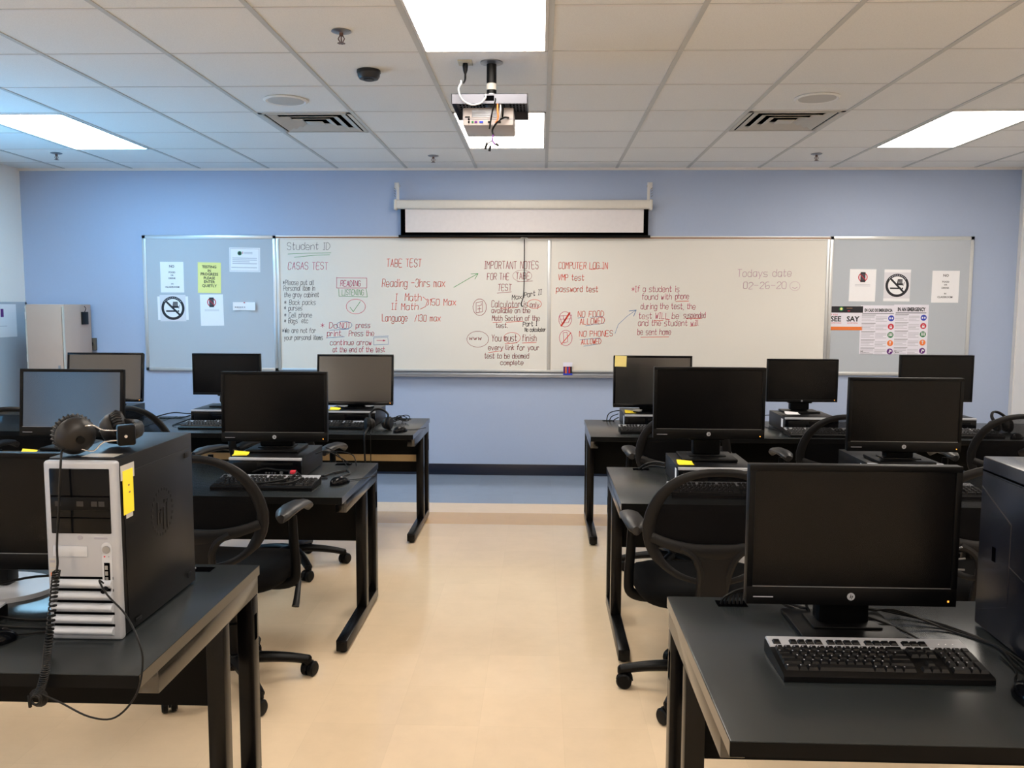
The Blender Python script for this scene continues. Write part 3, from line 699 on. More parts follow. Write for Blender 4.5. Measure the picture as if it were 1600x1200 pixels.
# curled slip
a = atY(365, 472, YBD); b = atY(400.5, 485, YBD)
t = thing('paper_slip', 'small curling pinned paper slip on the left bulletin board', 'paper slip', ((a.x+b.x)/2, YBD-.001, (a.z+b.z)/2), 0)
wd, ht = b.x-a.x, a.z-b.z; mb = MB(); vs = []; fs = []
for k in range(9):
    u = k/8; yy = -.002-.028*abs(u-.45)**1.5*2.2
    vs += [(-wd/2+wd*u, yy, -ht/2), (-wd/2+wd*u, yy, ht/2), (-wd/2+wd*u, yy+.0006, -ht/2), (-wd/2+wd*u, yy+.0006, ht/2)]
for k in range(8):
    o = 4*k; fs += [(o, o+4, o+5, o+1), (o+2, o+3, o+7, o+6), (o+1, o+5, o+7, o+3), (o, o+2, o+6, o+4)]
mb.add(vs, fs); mb.build('sheet', M_paper, t)
mb = MB(); text_mesh('Nurse Exam', .02, -.03, -.016, -.012, mb, M_inkg, 'CENTER'); mb.v = []; mb.f = []; mb.mi = []
for k in range(5): mb.box(-.085+.02*k, -.072+.02*k, -.016-.001*(k < 2), -.0157, -.012, -.004, 0, M_inkg)
mb.build('faint_writing', None, t)
MB().lathe([(.005, -.018), (.006, -.014), (.003, -.010), (.002, 0)], 10, axis='y', c=(0, 0, .032)).build('push_pin', M_red, t)
phone_sign('white no phone sign on the right bulletin board', 1328, 420.5, 1367, 471)
smoke_sign('upright white no smoking sign on the right bulletin board', 1382, 421, 1421, 471)
food_sign('white no food notice at the right of the right bulletin board', 1457, 423, 1497, 473)
# see-say poster
t, wd, ht = sheet('safety_poster', 'see and say poster with black header and orange footer', 'poster', 1297, 478, 1347, 516, M_paperp)
mb = MB(); mb.box(-wd/2, wd/2, PY-.0003, PY, ht/2-.058, ht/2-.002, 0, M_ink); mb.box(-wd/2, wd/2, PY-.0003, PY, -ht/2, -ht/2+.03, 0, M_orange)
disc(mb, -wd*.16, ht/2-.025, .019, M_green, PY-.0005); disc(mb, -wd*.16, ht/2-.025, .011, M_payel, PY-.0007); mb.box(0, .05, PY-.0005, PY-.0003, ht/2-.022, ht/2-.016, 0, M_oak); mb.box(.01, .03, PY-.0005, PY-.0003, ht/2-.046, ht/2-.04, 0, M_red)
mb.build('colour_band', None, t)
printed(t, [('SEE', .062, -wd/2+.008, -.028, .03, 'LEFT'), ('SAY', .062, .004, -.028, .03, 'LEFT')])
mb = MB(); text_mesh('IF YOU', .02, -wd/2+.005, PY, .022, mb, M_red, 'LEFT', .01); text_mesh('SOMETHING', .016, -wd/2+.01, PY, -.048, mb, M_red, 'LEFT'); text_mesh('SOMETHING', .016, .01, PY, -.048, mb, M_red, 'LEFT'); mb.build('red_text', None, t)
def emerg(label, title, x0, y0, x1, y1, Y):
    t, wd, ht = sheet('emergency_poster', label, 'poster', x0, y0, x1, y1, M_paperp, 0, None, Y)
    printed(t, [(title, .044 if len(title) < 16 else .036, 0, ht/2-.055, .045)], sx=(wd-.03)/((.044 if len(title) < 16 else .036)*len(title)*.66))
    mb = MB(); bars(mb, -wd/2+.015, wd/2-.02, ht/2-.066, 1, .02, .009, M_inkg)
    top = ht/2-.10
    for k, c in enumerate((M_blue, M_red, M_green, M_orange, M_purple)):
        z = top-.072*k
        bars(mb, -wd/2+.012, -.03, z+.008, 4, .013, .005, M_inkl); bars(mb, -.02, wd/2-.075, z+.003, 4, .013, .005, M_inkl)
        mb.box(-wd/2+.012, -.02, PY-.0003, PY, z+.013, z+.019, 0, M_inkg)
    text_mesh('N', .03, -wd/2+.012, PY, -ht/2+.012, mb, M_ink, 'LEFT', .02); bars(mb, -wd/2+.035, -wd/2+.06, -ht/2+.018, 1, .01, .005, M_inkg)
    mb.build('fine_print', None, t)
    for k, c in enumerate((M_blue, M_red, M_green, M_orange, M_purple)):
        mb = MB(); z = top-.072*k-.012; cx = wd/2-.04; r = .026
        disc(mb, cx, z, r, c)
        y = PY-.0004
        if k == 0: quad(mb, (cx-.016, z), (cx-.004, z), .016, M_paper, y); quad(mb, (cx+.004, z), (cx+.016, z), .016, M_paper, y)
        elif k == 1: quad(mb, (cx-.011, z-.006), (cx+.011, z-.006), .016, M_paper, y); annulus(mb, cx, z+.005, .006, .009, M_paper, y, 12)
        elif k == 2:
            for q in (-1, 0, 1): quad(mb, (cx+.012*q, z-.012), (cx+.012*q, z+.008), .007, M_paper, y); disc(mb, cx+.012*q, z+.013, .004, M_paper, y, 10)
        elif k == 3: quad(mb, (cx, z-.013), (cx, z+.008), .006, M_paper, y); disc(mb, cx, z+.01, .008, M_paper, y, 12)
        else: quad(mb, (cx-.006, z-.015), (cx+.002, z+.015), .008, M_paper, y); disc(mb, cx+.010, z+.004, .007, M_paper, y, 12)
        mb.build('pictogram', None, t)
emerg('white Spanish emergency poster, left of the English one', 'EN CASO DE EMERGENCIA', 1345, 477, 1397, 553.5, YBD-.0006)
emerg('white English emergency poster with coloured circles', 'IN AN EMERGENCY', 1397.2, 476, 1447.5, 553.5, YBD)
# left wall: tackboard and poster, switch plate, cabinet
t = thing('side_tackboard', 'grey tackboard panel on the left wall behind the cabinet', 'bulletin board', (XL, 6.35, 1.06))
MB().box(.0005, .016, -.95, 1.09, -.46, .475).build('fabric_panel', M_fab, t)
m = MB()
for b in ((-.95, 1.09, .455, .475), (-.95, 1.09, -.46, -.44), (1.07, 1.09, -.46, .475), (-.95, -.93, -.46, .475)): m.box(.001, .02, b[0], b[1], b[2], b[3])
m.build('frame', M_fab, t)
t = thing('wall_poster', 'white poster with purple mark on the side tackboard, cut by the frame', 'poster', (XL+.018, 7.05, 1.385))
MB().box(-.0005, .0012, -.25, .235, -.155, .145).build('sheet', M_paper, t)
m = MB(); m.box(.0012, .0016, .02, .06, .02, .09, 0, M_purple); m.box(.0012, .0016, -.05, .1, -.06, -.056, 0, M_inkl); m.build('print', None, t)
t = thing('switch_plate', 'small brown switch box on the blue wall beside the cabinet', 'wall switch', (-4.037+.0, D, 1.16))
MB().box(-.03, .03, -.03, -.0005, -.055, .055, .004).build('cover_plate', M_brown, t)
MB().box(-.008, .008, -.038, -.029, -.015, .015, .002).build('lever', M_plast2, t)
cw = thing('storage_cabinet', 'tall grey metal cabinet standing in the left front corner', 'cabinet', (-4.195, 7.19, 0))
MB().box(-.165, .165, -.20, .225, 0, 1.515, .004).build('body', M_cab, cw)
door = MB().box(-.150, .150, -.219, -.2005, .05, 1.495, .003).build('door', M_cab, cw)
m = MB()
for z in (1.42, 1.06, .25): m.tube([(-.158, -.215, z-.03), (-.158, -.215, z+.03)], .007, 10)
m.build('hinge', M_alu, door)
MB().box(-.165, -.153, -.213, -.2, .02, 1.5).build('edge_strip', M_vent, cw)
MB().box(.154, .166, -.213, -.2, .02, 1.5).build('edge_strip', M_vent, cw)
MB().box(.11, .13, -.228, -.218, .92, 1.0, .003).build('handle', M_steel, door)
tag(MB().box(0, .012, -.05, .05, -.06, .05, .003).tube([(.006, 0, .05), (.012, .01, .08), (.004, .0, .1)], .003, 6, sm=4).build('hanging_pouch', M_plast2, loc=(-4.029, 7.30, 1.40)), 'small dark pouch hanging on the cabinet side', 'pouch')

# ---------------------------------------------------------------- desks
TOP = .715
def make_desk(label, tan=False):
    """origin: floor under the front left corner; x right, y towards the wall"""
    W, Dp = 1.82, .785
    t = thing('computer_desk', label, 'desk', group='black computer desks in rows')
    MB().box(0, W, 0, Dp, TOP-.031, TOP, .002).build('tabletop', M_desk, t)
    MB().box(.0, W, -.0014, .0005, TOP-.030, TOP-.0012).build('edge_band', M_panel, t)
    for xe in (-.0012, W-.0002): MB().box(xe, xe+.0014, .001, Dp-.001, TOP-.030, TOP-.001).build('edge_band', M_side, t)
    for x0 in (.004, W-.054):
        fr = MB().box(x0, x0+.05, .10, Dp-.002, .625, TOP-.032, .003).build('side_rail', M_side, t)
        MB().box(x0, x0+.05, .075, Dp-.005, .012, .062, .004).build('foot', M_frame, t)
        MB().box(x0, x0+.05, .49, .54, .0615, .626, .003).build('leg', M_frame, t)
        b = MB().box(x0, x0+.05, Dp-.056, Dp-.005, .0615, .626, .003).build('leg', M_frame, t)
        MB().box(x0-.0008, x0+.0508, Dp-.043, Dp-.021, .49, .57).build('slot', M_hole, b)
        m = MB()
        for y in (.11, Dp-.04): m.lathe([(.016, .0005), (.018, .008), (.012, .013)], 12, c=(x0+.025, y, 0))
        m.build('foot_glide', M_rubber, t)
    MB().box(.054, W-.054, .555, .573, .37, TOP-.032, .001).build('modesty_panel', M_panel, t)
    if tan:
        MB().box(.054, W-.054, .548, .5549, .445, .492, .001).build('tan_strip', M_tan, t)  # tan strip across the front of the modesty panel
    MB().box(.054, W-.054, .68, .73, .655, TOP-.033).build('rear_beam', M_panel, t)
    for x in (.165, W-.165): MB().box(x-.04, x+.04, Dp-.075, Dp-.03, TOP-.002, TOP+.0008).build('cable_port', M_hole, t)
    return t
dk = make_desk('black desk nearest on the right, carrying keyboard, monitor and tower')
dk.location = (.358, 1.51, 0)
desks = [((-.795-1.82, 5.165), 'black desk in the back left row, right-hand end by the aisle'), ((-.795-3.65, 5.165), 'black desk in the back left row, beside the cabinet corner'),
         ((-.832-1.82, 3.445), 'black desk in the middle left row, by the aisle'), ((-.832-3.65, 3.445), 'black desk in the middle left row, against the left wall'),
         ((-.871-1.82, 1.735), 'black desk nearest on the left, under the silver tower'),
         ((.312, 5.165), 'black desk in the back right row, by the aisle'), ((2.142, 5.165), 'black desk in the back right row, beside the right wall'),
         ((.335, 3.40), 'black desk in the middle right row, by the aisle'), ((2.165, 3.40), 'black desk in the middle right row, against the right wall')]
tanproto = None
for k, ((x, y), lab) in enumerate(desks):
    if k == 0: o = make_desk(lab, True); o.location = (x, y, 0); tanproto = o
    elif k == 1: dup(tanproto, (x, y, 0), 0, lab)
    else: dup(dk, (x, y, 0), 0, lab)

# ---------------------------------------------------------------- office chairs
def make_chair(label):
    """origin on the floor under the seat post, sitter faces +y"""
    t = thing('office_chair', label, 'chair', group='black mesh-back office chairs')
    # star base
    b = MB().lathe([(.03, .075), (.036, .085), (.036, .125), (.028, .135)], 20)
    for k in range(5):
        b.xf = Matrix.Rotation(2*PI*k/5+PI*.13, 4, 'Z')
        b.tube([(.02, 0, .11), (.10, 0, .108), (.20, 0, .094), (.285, 0, .074)], [.030, .029, .026, .022], 10, up=(0, 0, 1), sx=.8, sm=4)
        b.lathe([(.012, .05), (.017, .06), (.017, .08), (.012, .088)], 12, c=(.285, 0, 0))
    b.build('star_base', M_plast, t)
    for k in range(5):
        a = 2*PI*k/5+PI*.13; m = MB(); m.xf = Matrix.Rotation(a, 4, 'Z') @ Matrix.Translation((.285, 0, 0)) @ Matrix.Rotation(.9+k*1.1, 4, 'Z')
        for s in (-1, 1): m.lathe([(.012, s*.004), (.030, s*.006), (.031, s*.022), (.025, s*.028), (.004, s*.029)], 18, axis='y', c=(.012, 0, .0315))
        m.prism([(.0+.012+.034*math.cos(q*PI/8), .0315+.034*math.sin(q*PI/8)) for q in range(0, 9)], -.004, .004, 'y')
        m.tube([(0, 0, .035), (0, 0, .062)], .006, 8)
        m.build('caster', M_plast, t)
    g = MB().lathe([(.027, .13), (.027, .24), (.02, .242), (.016, .245), (.016, .36), (.022, .37), (.03, .385)], 20); g.build('gas_lift', M_plast, t)
    m = MB().box(-.10, .10, -.15, .12, .375, .415, .012); m.build('tilt_mechanism', M_plast, t)
    m = MB().tube([(.07, .02, .395), (.16, .02, .393), (.262, .02, .386)], .005, 8)
    m.tube([(.255, .05, .405), (.262, .02, .385), (.272, -.03, .345), (.274, -.05, .325)], [.009, .016, .019, .015], 10, sm=4, sx=.55); m.build('lever', M_plast2, t)
    # seat: rounded cushion with waterfall front
    n = 36; vs = []; fs = []; rings = ((.0, .415, .86), (.3, .418, .93), (.6, .44, 1.0), (.9, .468, 1.0), (1.2, .488, .955), (1.5, .497, .80), (1.8, .492, .45))
    for (_, z, sc) in rings:
        for q in range(n):
            a = 2*PI*q/n; e = 3.2
            cx = math.copysign(abs(math.cos(a))**(2/e), math.cos(a))*.245*sc; cy = math.copysign(abs(math.sin(a))**(2/e), math.sin(a))*.24*sc
            dz = -.045*max(0, (cy-.10)/.14)**2 if z > .43 else -.012*max(0, (cy-.10)/.14)**2
            vs.append((cx, cy+.01, z+dz))
    for r in range(len(rings)-1):
        for q in range(n): fs.append((r*n+q, r*n+(q+1) % n, (r+1)*n+(q+1) % n, (r+1)*n+q))
    fs += [list(range(n))[::-1], list(range((len(rings)-1)*n, len(rings)*n))]
    MB().add(vs, fs).build('seat', M_fabric, t, 60)
    # backrest ring (egg outline, curved in depth)
    zc, hz = .745, .205
    def egg(a, s=1.0):
        c, si = math.cos(a), math.sin(a); e = 2.5
        x = math.copysign(abs(c)**(2/e), c)*.232*s; z = math.copysign(abs(si)**(2/e), si)*hz*s
        x *= 1.0-.13*max(0, z/hz)-.12*max(0, -z/hz)**2
        return x, z
    def dep(x, z): return -.265-.06*((z+.2)/.4)+.9*x*x
    K = 48
    ring = [(lambda p: (p[0], dep(*p), zc+p[1]))(egg(2*PI*k/K)) for k in range(K)]
    bk = MB().tube(ring, [.0185+.0045*math.cos(2*(2*PI*k/K))-.004*(math.sin(2*PI*k/K) < -.6) for k in range(K)], 10, closed=True, up=(0, 1, 0), sx=.62)
    # cross bar and Y spine
    bar = [(x, dep(x, -.075+.9*x*x)-.004, zc-.075+.9*x*x-.012) for x in [v*.222/6 for v in range(-6, 7)]]
    bk.tube(bar, [.018, .019, .02, .022, .024, .027, .029, .027, .024, .022, .02, .019, .018], 10, up=(0, 1, 0), sx=.5)
    for s in (-1, 1):
        bk.tube([(s*.12, dep(.12, -.07)-.006, zc-.075), (s*.075, dep(.07, -.1)-.010, zc-.105), (s*.052, dep(.05, -.16)-.012, zc-.16), (s*.045, -.245, .50), (s*.045, -.225, .44)], .014, 8, sm=4)
    n0 = [(-.075, zc-.085), (.075, zc-.085), (.055, zc-.13), (.047, zc-.18), (.045, .50), (.045, .435), (-.045, .435), (-.045, .50), (-.047, zc-.18), (-.055, zc-.13)]
    vs = []; fs = []
    for (x, z) in n0: vs.append((x, dep(x, z-zc)-.018 if z > .55 else -.262, z))
    for (x, z) in n0: vs.append((x, dep(x, z-zc)+.006 if z > .55 else -.225, z))
    L = len(n0); fs = [list(range(L)), list(range(L, 2*L))[::-1]]+[(i, (i+1) % L, L+(i+1) % L, L+i) for i in range(L)]
    bk.add(vs, fs)
    bk.tube([(0, -.245, .455), (0, -.225, .415), (0, -.16, .395), (0, -.08, .395)], [.035, .034, .03, .03], 10, sm=3, sx=.55, up=(0, 0, 1))
    bk.build('back_frame', M_plast2, t)
    # mesh panel within the ring, above the bar
    vs = []; fs = []; R = 8
    pan = []
    for k in range(K):
        x, z = egg(2*PI*k/K, .97); zb = -.085+.9*x*x
        pan.append((x, max(z, zb)))
    cz0 = .05
    for r in range(R+1):
        f = 1-r/R*.98
        for (x, z) in pan:
            xx, zz = x*f, cz0+(z-cz0)*f; vs.append((xx, dep(xx, zz)+.004, zc+zz))
    for r in range(R):
        for q in range(K): fs.append((r*K+q, r*K+(q+1) % K, (r+1)*K+(q+1) % K, (r+1)*K+q))
    fs.append(list(range(R*K, (R+1)*K)))
    MB().add(vs, fs).build('mesh_back', M_mesh, t, 80)
    for s in (-1, 1):
        m = MB().tube([(s*.10, -.02, .405), (s*.20, -.02, .402), (s*.258, -.02, .42), (s*.268, -.02, .47), (s*.262, -.02, .58), (s*.258, -.02, .677)], [.022, .022, .021, .02, .018, .018], 10, sm=4, sx=.6, up=(0, 1, 0))
        am = m.build('arm_post', M_plast, t)
        m = MB(); out = []
        prof = [(-.12, .035, .655), (-.09, .046, .665), (-.02, .050, .668), (.06, .047, .664), (.11, .042, .654), (.145, .034, .640)]
        pts = [(s*.258-s*.006*(y > .05), y, z) for y, w_, z in prof]
        nn = 12; vs = []; fs = []
        ends = [(prof[0][0]-.018, .018, .650)]+list(prof)+[(prof[-1][0]+.014, .016, .630)]
        for (y, w_, z) in ends:
            for q in range(nn):
                a = 2*PI*q/nn; vs.append((s*.258+w_*.84*math.cos(a), y, z+.042+.017*math.sin(a)))
        for r in range(len(ends)-1):
            for q in range(nn): fs.append((r*nn+q, r*nn+(q+1) % nn, (r+1)*nn+(q+1) % nn, (r+1)*nn+q))
        fs += [list(range(nn))[::-1], list(range((len(ends)-1)*nn, len(ends)*nn))]
        m.add(vs, fs); m.build('arm_pad', M_arm, t, 60)
    return t
ch = make_chair('mesh-back chair at the middle right desk, nearest the aisle'); ch.location = (.612, 3.205, 0)
ch.rotation_euler = (0, 0, .03)
CH = [(-1.215, 3.20, -.06, .03, 'mesh-back chair at the middle left desk, behind the silver tower'), (-1.43, 4.73, -.15, .012, 'chair at the back left desk beneath the rounded monitor, base showing'),
      (-2.02, 4.58, -.42, .03, 'chair turned aside, its black back behind the headphones'), (-2.89, 4.76, .05, 0, 'chair at the far left edge of the back left row'),
      (.76, 4.70, .0, .01, 'chair at the back right desk below the monitor with pale note'), (1.615, 4.74, .02, 0, 'chair at the back right desk, second from the aisle'),
      (2.52, 4.74, .0, .01, 'chair at the back right desk nearest the right wall'), (1.60, 3.22, .0, .02, 'chair at the middle right desk, half hidden behind the nearest monitor')]
for x, y, rz, dz, lab in CH:
    o = dup(ch, (x, y, 0), rz, lab)
    if dz:
        for c in o.children:
            if c.name.split('.')[0] not in ('star_base', 'caster', 'gas_lift'): c.location.z += dz
            if c.name.split('.')[0] == 'gas_lift': c.scale.z = 1+dz/.37

# ---------------------------------------------------------------- monitors
def make_monitor(label, kind, W, H, stand, tilt=0, badge=True, group=None, led=True, satin=False):
    """origin: base on its support under the neck; z0 of panel above it = stand; screen faces -y"""
    t = thing('monitor', label, 'monitor', group=group)
    bz, bb = (.015, .045) if kind == 'flat' else ((.014, .024) if kind == 'round' else (.010, .016))
    R = Matrix.Translation((0, -.055, stand)) @ Matrix.Rotation(-tilt, 4, 'X')
    m = MB(); m.xf = R
    if kind == 'round': m.prism(rrect(W, H, .012, 5, 0, H/2), 0, .022, 'y')
    else: m.box(-W/2, W/2, 0, .026, 0, H, .003)
    m.box(-W*.36, W*.36, .025, .05, H*.12, H*.9, .012); hs = m.build('housing', M_plast, t)
    # bezel: frame standing proud of the screen
    m = MB(); m.xf = R; d = -.004
    m.box(-W/2, W/2, d, .001, 0, bb, .0015); m.box(-W/2, W/2, d, .001, H-bz, H, .0015); m.box(-W/2, -W/2+bz, d, .001, bb-.001, H-bz+.001, .0015); m.box(W/2-bz, W/2, d, .001, bb-.001, H-bz+.001, .0015)
    be = m.build('bezel', M_gloss if kind == 'round' else M_plast, t)
    m = MB(); m.xf = R; m.box(-W/2+bz, W/2-bz, -.0008, .001, bb, H-bz); m.build('screen', M_screenb if kind == 'round' or satin else M_screen, t)
    if kind == 'flat':
        m = MB(); m.xf = R; m.box(-W/2+bz, W/2-bz, -.0035, -.0008, bb-.001, bb+.001); m.build('screen_lip', M_steel, be)
    if badge and kind != 'round':
        m = MB(); m.xf = R @ Matrix.Translation((0, -.0042, bb*.5))
        rr = .0095 if kind == 'flat' else .006
        vs = [(rr*math.cos(2*PI*k/28), 0, rr*math.sin(2*PI*k/28)) for k in range(28)]; m.add(vs, [list(range(28))], M_silver)
        y = -.0004
        for (a, b) in (((-.30, -.35), (-.02, .62)), ((-.16, .12), (-.02, .2)), ((.0, .15), (-.14, -.42)), ((.10, -.7), (.36, .28)), ((.30, .22), (.46, .16)), ((.46, .2), (.34, -.25))):
            a = Vector(a)*rr; b = Vector(b)*rr; dd = (b-a).normalized(); nn = Vector((-dd.y, dd.x))*rr*.07
            m.add([(q.x, y, q.y) for q in (a-nn, b-nn, b+nn, a+nn)], [(0, 1, 2, 3)], M_ink)
        m.build('badge', None, be)
    if kind == 'flat':
        m = MB(); m.xf = R; m.box(-W/2+bz+.002, -W/2+bz+.05, -.0046, -.004, .018, .0205); m.build('model_marking', M_inkg, be)
    if led:
        m = MB(); m.xf = R; m.box(W/2-.022, W/2-.018, -.0048, -.004, .012, .016); m.build('power_light', M_led, be)
    # stand
    m = MB(); m.box(-.064, .064, -.02, .035, .012, stand+H*.45, .012); m.build('neck', M_plast, t)
    m = MB().box(-.08, .08, -.028, .02, stand-.012 if stand > .05 else .02, stand+.02, .006); m.build('hinge', M_plast, t)
    if kind == 'flat':
        m = MB().box(-.125, .125, -.115, .095, 0, .014, .004); m.box(-.085, .085, -.05, .045, .0135, .02, .003)
        m.build('stand_base', M_plast, t)
    elif kind == 'round':
        m = MB().prism([(.125*math.cos(2*PI*k/32), .09*math.sin(2*PI*k/32)-.01) for k in range(32)], 0, .012, 'z'); m.build('stand_base', M_gloss, t)
    else:
        m = MB().box(-.115, .115, -.09, .08, 0, .010, .003); m.build('stand_base', M_plast, t)
    return t
def place(o, x, y, z, rz=0): o.location = (x, y, z); o.rotation_euler = (0, 0, rz); return o
PCT = TOP+.101                                     # top of the small desktop computers
GM = 'black monitors on the desks'
m1 = make_monitor('largest black monitor, on the nearest right desk', 'flat', .508, .347, .078, 0, group=GM); place(m1, .762, 2.085, TOP, .0)
o = make_monitor('black monitor at the middle left desk by the aisle, above the keyboard', 'flat', .512, .338, .046, math.radians(2), group=GM); place(o, -1.284, 4.03, PCT, .02)
o = make_monitor('monitor with bluish reflection, behind the headphones', 'flat', .512, .328, .062, math.radians(5.5), group=GM, satin=True); place(o, -2.284, 4.03, PCT, .0)
o = make_monitor('black monitor at the middle right desk by the aisle', 'flat', .507, .330, .098, 0, group=GM); place(o, .774, 3.915, PCT, -.015)
o = make_monitor('black monitor at the middle right desk, second from the aisle', 'flat', .507, .336, .052, 0, group=GM); place(o, 1.650, 3.89, PCT, -.01)
o = make_monitor('rounded glossy monitor at back left nearest the aisle', 'round', .524, .349, .022, math.radians(9), group=GM); place(o, -1.275, 5.735, PCT, .04)
o = make_monitor('thin black monitor in the middle of the back left row', 'slim', .474, .285, .084, 0, group=GM); place(o, -2.162, 5.75, PCT)
o = make_monitor('glossy monitor with grey reflection in front of the cabinet', 'round', .526, .341, .030, math.radians(7), group=GM); place(o, -3.019, 5.735, PCT, .03)
o = make_monitor('rounded monitor with a pale sticky note, back right by the aisle', 'round', .517, .343, .038, math.radians(3), group=GM); place(o, .738, 5.605, PCT, .0); mR3a = o
o = make_monitor('thin black monitor in the middle of the back right row', 'slim', .468, .287, .072, 0, group=GM); place(o, 1.743, 5.70, PCT)
o = make_monitor('plain black monitor by the right wall, below the emergency posters', 'slim', .480, .311, .080, 0, group=GM, badge=False, led=False); place(o, 2.620, 5.70, PCT)
# monitor with a silver foot, near left
t = make_monitor('black monitor with silver foot left of the silver tower', 'flat', .508, .325, .075, 0, group=GM); place(t, -1.555, 2.27, TOP)
for c in list(t.children):
    if c.name.startswith('stand_base'): bpy.data.objects.remove(c)
m = MB().prism([(.19*math.cos(2*PI*k/40), .13*math.sin(2*PI*k/40)-.02) for k in range(40)], .0006, .014, 'z'); o = m.build('stand_base', M_silver2, t); o['label'] = 'silver oval foot'

# ---------------------------------------------------------------- small desktop computers
def make_pc(label):
    """origin: desk surface under the front left corner"""
    t = thing('desktop_computer', label, 'computer', group='small black desktop computers under monitors')
    W, Dp, H = .338, .38, .10
    MB().box(0, W, .012, Dp, .004, H, .002).build('case', M_case, t)
    f = MB().box(0, W, 0, .0125, .004, H-.010, .002).build('front_panel', M_gloss, t)
    MB().box(0, W, -.001, .014, H-.011, H+.0005, .001).build('silver_strip', M_silver2, t)
    m = MB().box(.15, .30, -.001, 0.0005, .062, .076, .0008); m.build('optical_drive', M_plast, f)
    m = MB().box(.02, .13, -.0008, .0005, .03, .078, .0008); m.build('drive_cover', M_plast, f)
    MB().lathe([(.008, -.002), (.008, .0005)], 14, axis='y', c=(.245, 0, .032)).build('power_button', M_steel, f)
    m = MB()
    for k in range(4): m.box(.17+.014*k, .178+.014*k, -.0012, .0005, .028, .034)
    m.box(.28, .284, -.0015, .0005, .026, .04); m.build('port', M_steel, f)
    MB().box(-.0006, .0005, .05, .09, .03, .085).build('side_label', M_paper, t)
    m = MB()
    for x in (.03, W-.03):
        for y in (.04, Dp-.04): m.lathe([(.01, .0003), (.01, .005)], 10, c=(x, y, 0))
    m.build('foot', M_rubber, t)
    return t
pc = make_pc('desktop computer at the middle right desk by the aisle, yellow note on top'); place(pc, .607, 3.665, TOP)
for x, y, lab in ((-1.440, 3.79, 'desktop computer at the middle left desk by the aisle, yellow note on top'), (-2.437, 3.82, 'desktop computer at the middle left desk, behind the headphones'),
                  (1.486, 3.815, 'desktop computer at the middle right desk, second from the aisle'), (-1.440, 5.525, 'desktop computer at back left nearest the aisle'),
                  (-2.352, 5.535, 'desktop computer in the middle of the back left row'), (-3.185, 5.535, 'desktop computer in front of the grey cabinet'),
                  (.550, 5.465, 'desktop computer at back right by the aisle'), (1.565, 5.39, 'desktop computer in the middle of the back right row'), (2.45, 5.43, 'desktop computer by the right wall')):
    dup(pc, (x, y, TOP), 0, lab)

# ---------------------------------------------------------------- keyboards, mice
def make_keyboard(label, silver=True):
    """origin: desk surface, front left corner; y away from the typist"""
    t = thing('keyboard', label, 'keyboard', group='black and silver keyboards')
    W, Dp = .448, .162
    prof = [(0, 0), (Dp, 0), (Dp, .030), (Dp-.005, .033), (.004, .015), (0, .011)]
    m = MB().prism([(y, z+.002) for y, z in prof], 0, W, 'x'); m.build('body', M_plast, t)
    sl = (.033-.015)/(Dp-.009)
    zt = lambda y: .015+.002+sl*(y-.004)
    def slab(mb, x0, x1, y0, y1, h0, h1, ins=.0015):
        vs = [(x0, y0, zt(y0)+h0), (x1, y0, zt(y0)+h0), (x1, y1, zt(y1)+h0), (x0, y1, zt(y1)+h0), (x0+ins, y0+ins, zt(y0)+h1), (x1-ins, y0+ins, zt(y0)+h1), (x1-ins, y1-ins, zt(y1)+h1), (x0+ins, y1-ins, zt(y1)+h1)]
        mb.add(vs, [(3, 2, 1, 0), (4, 5, 6, 7), (0, 1, 5, 4), (1, 2, 6, 5), (2, 3, 7, 6), (3, 0, 4, 7)])
    # silver deck round the function keys
    m = MB(); slab(m, .001, W-.001, .118, Dp-.001, 0, .0035); m.build('silver_deck', M_silver, t)
    u = .019; m = MB(); X0 = .010
    def row(x, y, ws):
        for w_ in ws:
            if w_ > 0: slab(m, x+.0006, x+w_*u-.0006, y, y+.0172, .0005, .0075, .0028)
            x += abs(w_)*u
    rows = [(.0985, [1]*13+[2]), (.0795, [1.5]+[1]*12+[1.5]), (.0605, [1.75]+[1]*11+[2.25]), (.0415, [2.25]+[1]*10+[2.75]), (.0225-.004, [1.5, 1, 1.25, 6.25, 1.25, 1, 1, 1.5])]
    for y, ws in rows: row(X0, y, ws)
    xn = X0+15*u+.008; row(xn, .0985, [1, 1, 1]); row(xn, .0795, [1, 1, 1]); row(xn+u, .0415, [1]); row(xn, .0185, [1, 1, 1])
    xk = xn+3*u+.008; row(xk, .0985, [1, 1, 1, 1]); row(xk, .0795, [1, 1, 1]); row(xk, .0605, [1, 1, 1]); row(xk, .0415, [1, 1, 1]); row(xk, .0185, [2, 1])
    slab(m, xk+3*u, xk+4*u, .0605, .0975, .0005, .0075, .0028); slab(m, xk+3*u, xk+4*u, .0185, .0565, .0005, .0075, .0028)
    m.build('keycaps', M_key, t)
    m2 = MB(); m = m2
    def frow(x, n): 
        for k in range(n): slab(m2, x+k*u+.0006, x+(k+1)*u-.0006, .1245, .1405, .0035, .0085, .0028)
    frow(X0, 1); frow(X0+2*u, 4); frow(X0+6.5*u, 4); frow(X0+11*u, 4); frow(xn, 3)
    m2.build('function_keys', M_key, t)
    m3 = MB()
    for k in range(3): m3.lathe([(.0015, 0), (.0015, .001)], 8, c=(xk+.02+.016*k, .135, zt(.135)+.0035))
    m3.build('status_light', M_paper, t)
    m3 = MB()
    for y, ws in rows:
        x = X0
        for w_ in ws:
            if w_ <= 1.5: m3.box(x+.004, x+.0065, y+.009, y+.012, zt(y+.010)+.0076, zt(y+.01)+.0079)
            x += w_*u
    for r in (.0985, .0795, .0605, .0415, .0185):
        for k in range(3): m3.box(xk+k*u+.004, xk+k*u+.0065, r+.009, r+.012, zt(r+.01)+.0076, zt(r+.01)+.0079)
    m3.build('key_legends', M_inkl, t)
    return t
